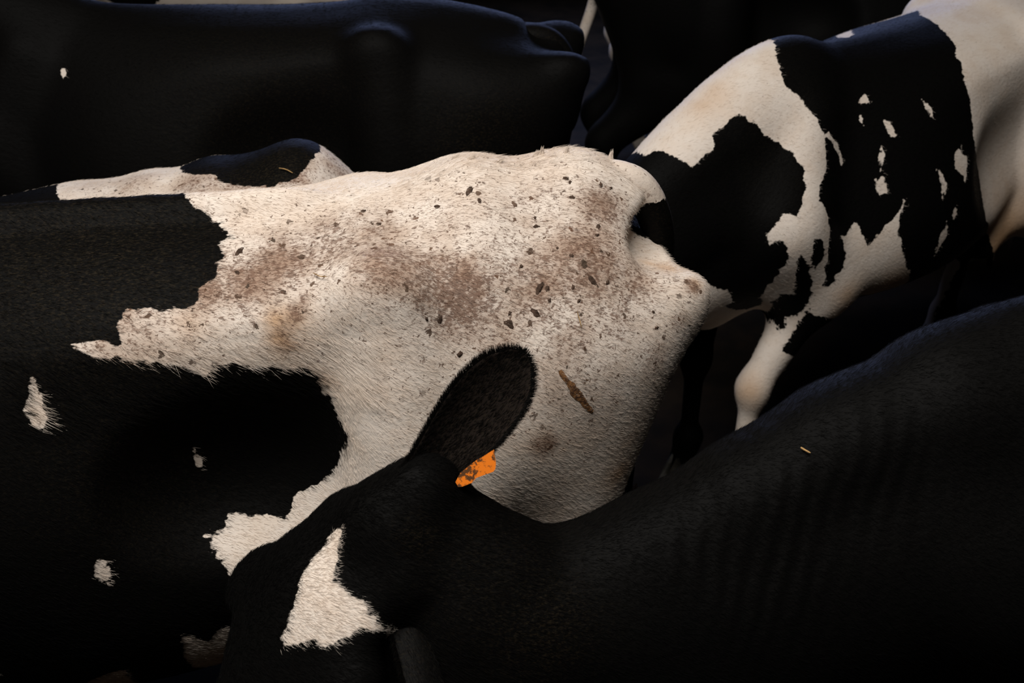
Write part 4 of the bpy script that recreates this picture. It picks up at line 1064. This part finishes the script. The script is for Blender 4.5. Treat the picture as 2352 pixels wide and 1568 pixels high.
# ------------------------------------------------------------------ black cow with the ear tag, across the bottom
F = dict(at=(1.405, 1.77), scale=.96, heading=math.pi + .243, h=.009, dirt=DIRT.get('F'), ochre=OCHRE.get('F'), coat=coat_fn('F', 'black'), tail=TAIL_DOWN, lo=(-1.1, -.5, -.02), hi=(2.0, .6, 1.7),
         tail_black=lambda v: np.full(len(v), .05), hair=330000, switch_dark=True)
F['neck'] = [to_local(F, [(.84, 1.58, 1.25, .10), (.55, 1.54, 1.185, .09), (.33, 1.48, 1.078, .085), (.10, 1.42, .980, .08), (-.04, 1.40, 1.0, .075), (-.13, 1.39, 1.08, .07)]),
             to_local(F, [(.76, 1.56, 1.06, .16), (.42, 1.48, .96, .13), (.12, 1.41, .90, .10), (-.08, 1.37, .97, .09)]),
             to_local(F, [(.62, 1.52, .92, .15), (.30, 1.44, .84, .11), (.06, 1.37, .80, .085), (-.10, 1.32, .84, .07)])]
F['poll'] = to_local(F, [(-.203, 1.375, 1.165)])[0]
F['head_axis'] = dir_local(F, (-.62, -.38, -.70))
F['head_up'] = dir_local(F, (-.45, -.50, 1.0))
F['extra'] = [('cone', to_local(F, [(-.19, 1.36, .92)])[0], to_local(F, [(-.02, 1.34, .87)])[0], .085, .10, .06),
              ('cone', to_local(F, [(-.122, 1.412, 1.170)])[0], to_local(F, [(-.03, 1.40, 1.06)])[0], .046, .065, .06),
              ('cone', to_local(F, [(-.15, 1.385, 1.14)])[0], to_local(F, [(-.112, 1.412, 1.182)])[0], .042, .030, .05)]
IX, IY = (1.0, 0, 0), (0, .485, .875)
tag_mm = [(28, 27), (31, 7), (30, -1), (27, -5), (2, -14), (-4, -21), (-19, -27), (-24, -27), (-28, -20), (-21, -7), (0, 10)]
F['ears'] = {-1: dict(own_space=True, base=to_local(F, [(-.140, 1.397, 1.181)])[0], tip=to_local(F, [(.018, 1.522, 1.338)])[0], face=dir_local(F, (.15, -.85, .45)), fringe=True, cup=.4, w=.055,
                      tag=dict(frame=(to_local(F, [(-.052, 1.401, 1.2215)])[0], dir_local(F, IX), dir_local(F, IY)), outline=[(x / 1000, y / 1000) for x, y in tag_mm][::-1])),
             1: dict(own_space=True, base_h=(.055, .055, -.095), tip=to_local(F, [(-.085, 1.15, .93)])[0], w=.042, dark=True, cup=.85, fringe=True, face=dir_local(F, (-.3, -.5, -.6)))}


def fold_f(V):
    wp = np.array(to_local(F, [(.40, 1.46, 1.14), (.30, 1.43, 1.09), (.50, 1.48, 1.17), (.36, 1.38, 1.05)]))
    m = np.zeros(len(V))
    for q in wp:
        m = np.maximum(m, np.exp(-((V - q) ** 2).sum(1) / .10 ** 2))
    return m, V[:, 0] * .95 + V[:, 2] * .35


F['fold'] = fold_f
F['hair_weight'] = lambda q: 1.0 + 6.0 * np.exp(-((q - np.array(F['poll'])) ** 2).sum(1) / .35 ** 2) + 1.5 * (q[:, 0] > .6)
rootF, bodyF, HF, frF = make_cow(F, 'black cow with an orange ear tag and white forehead star, lower middle')


# ------------------------------------------------------------------ cows at the back of the barn
for i, (x, y, hd) in enumerate(((-1.25, 6.2, math.pi), (1.35, 6.2, 0.0))):
    G = dict(at=(x, y), heading=hd, h=.026, coat=coat_fn('G%d' % i, ('white', 'black')[i]), tail=TAIL_DOWN,
             tail_black=lambda v: np.full(len(v), -.05), **STRAIGHT_NECK)
    make_cow(G, ('patched cow at the top edge, behind the long black cow', 'patched cow at the top edge with pale legs, beyond the pale tail')[i])


# ------------------------------------------------------------------ dried muck stuck in the speckled cow's coat
def muck_lump(parent, x, y, z, nx, ny, nz, r, name='muck_fleck', mat='muck'):
    n = np.array((nx, ny, nz)); n = n / np.linalg.norm(n)
    a = np.cross(n, (0.3, 0.2, 1.0)); a /= np.linalg.norm(a)
    b = np.cross(n, a)
    ang = RNG.random() * 6.28
    a, b = a * math.cos(ang) + b * math.sin(ang), b * math.cos(ang) - a * math.sin(ang)
    m = 12
    V = [np.array((x, y, z)) + n * (.0018 + r * .03)]
    for ring, (k, hh) in enumerate(((.62, .0017 + r * .02), (1.0, .0004))):
        for j in range(m):
            t = 2 * math.pi * j / m
            rr = r * k * (0.5 + 0.75 * RNG.random())
            V.append(np.array((x, y, z)) + a * rr * math.cos(t) * 1.25 + b * rr * math.sin(t) * .8 + n * hh)
    T = [(0, 1 + j, 1 + (j + 1) % m) for j in range(m)]
    for j in range(m):
        k2 = (j + 1) % m
        T += [(1 + j, 1 + m + j, 1 + m + k2), (1 + j, 1 + m + k2, 1 + k2)]
    return link_mesh(name, np.array(V), np.array(T), MAT[mat], parent)


for q in FLECKS.get('A', ()):
    muck_lump(rootA, *q)
for k, pts, w in STREAKS:
    P = np.array(pts)
    pp, nn = resample(P[:, :3], 16), resample(P[:, 3:], 16)
    tt = np.gradient(pp, axis=0); tt /= np.linalg.norm(tt, axis=1)[:, None]
    V, T = [], []
    wv = np.convolve(RNG.random(20), np.ones(3) / 3, 'same')[2:18]
    for i in range(16):
        sd = np.cross(nn[i], tt[i]); sd /= np.linalg.norm(sd)
        ww = w * .5 * (0.2 + 1.1 * wv[i]) * (.5 if i in (0, 15) else 1)
        for v, hh in ((-1, .0012), (-.5, .0020), (.5, .0020), (1, .0012)):
            V.append(pp[i] + sd * ww * v + nn[i] * hh)
    for i in range(15):
        for j in range(3):
            T.append((i * 4 + j, i * 4 + j + 1, i * 4 + j + 5, i * 4 + j + 4))
    link_mesh('muck_streak', np.array(V), np.array(T), MAT['muck_brown'], rootA)
# pointed tufts standing up along the ridge of the rump
if TUFTS.get('A'):
    tuft_object('ridge_tuft', [(np.array(q) - (0, 0, .004), np.array(q) + np.array(d),   .008, 110) for q, d in TUFTS['A']], False, rootA)


# ------------------------------------------------------------------ stray straw
def straw_bit(pts, r, label):
    P = resample(np.array(pts), 7)
    v, q = tube(P, np.full(7, r) * np.array([.7, 1, 1, .9, 1, .9, .5]), 6)
    o = link_mesh('straw_stalk', v, q, MAT['straw'])
    o['label'] = label
    o['category'] = 'straw'


for pts, r, label in STRAWS:
    straw_bit(pts, r, label)
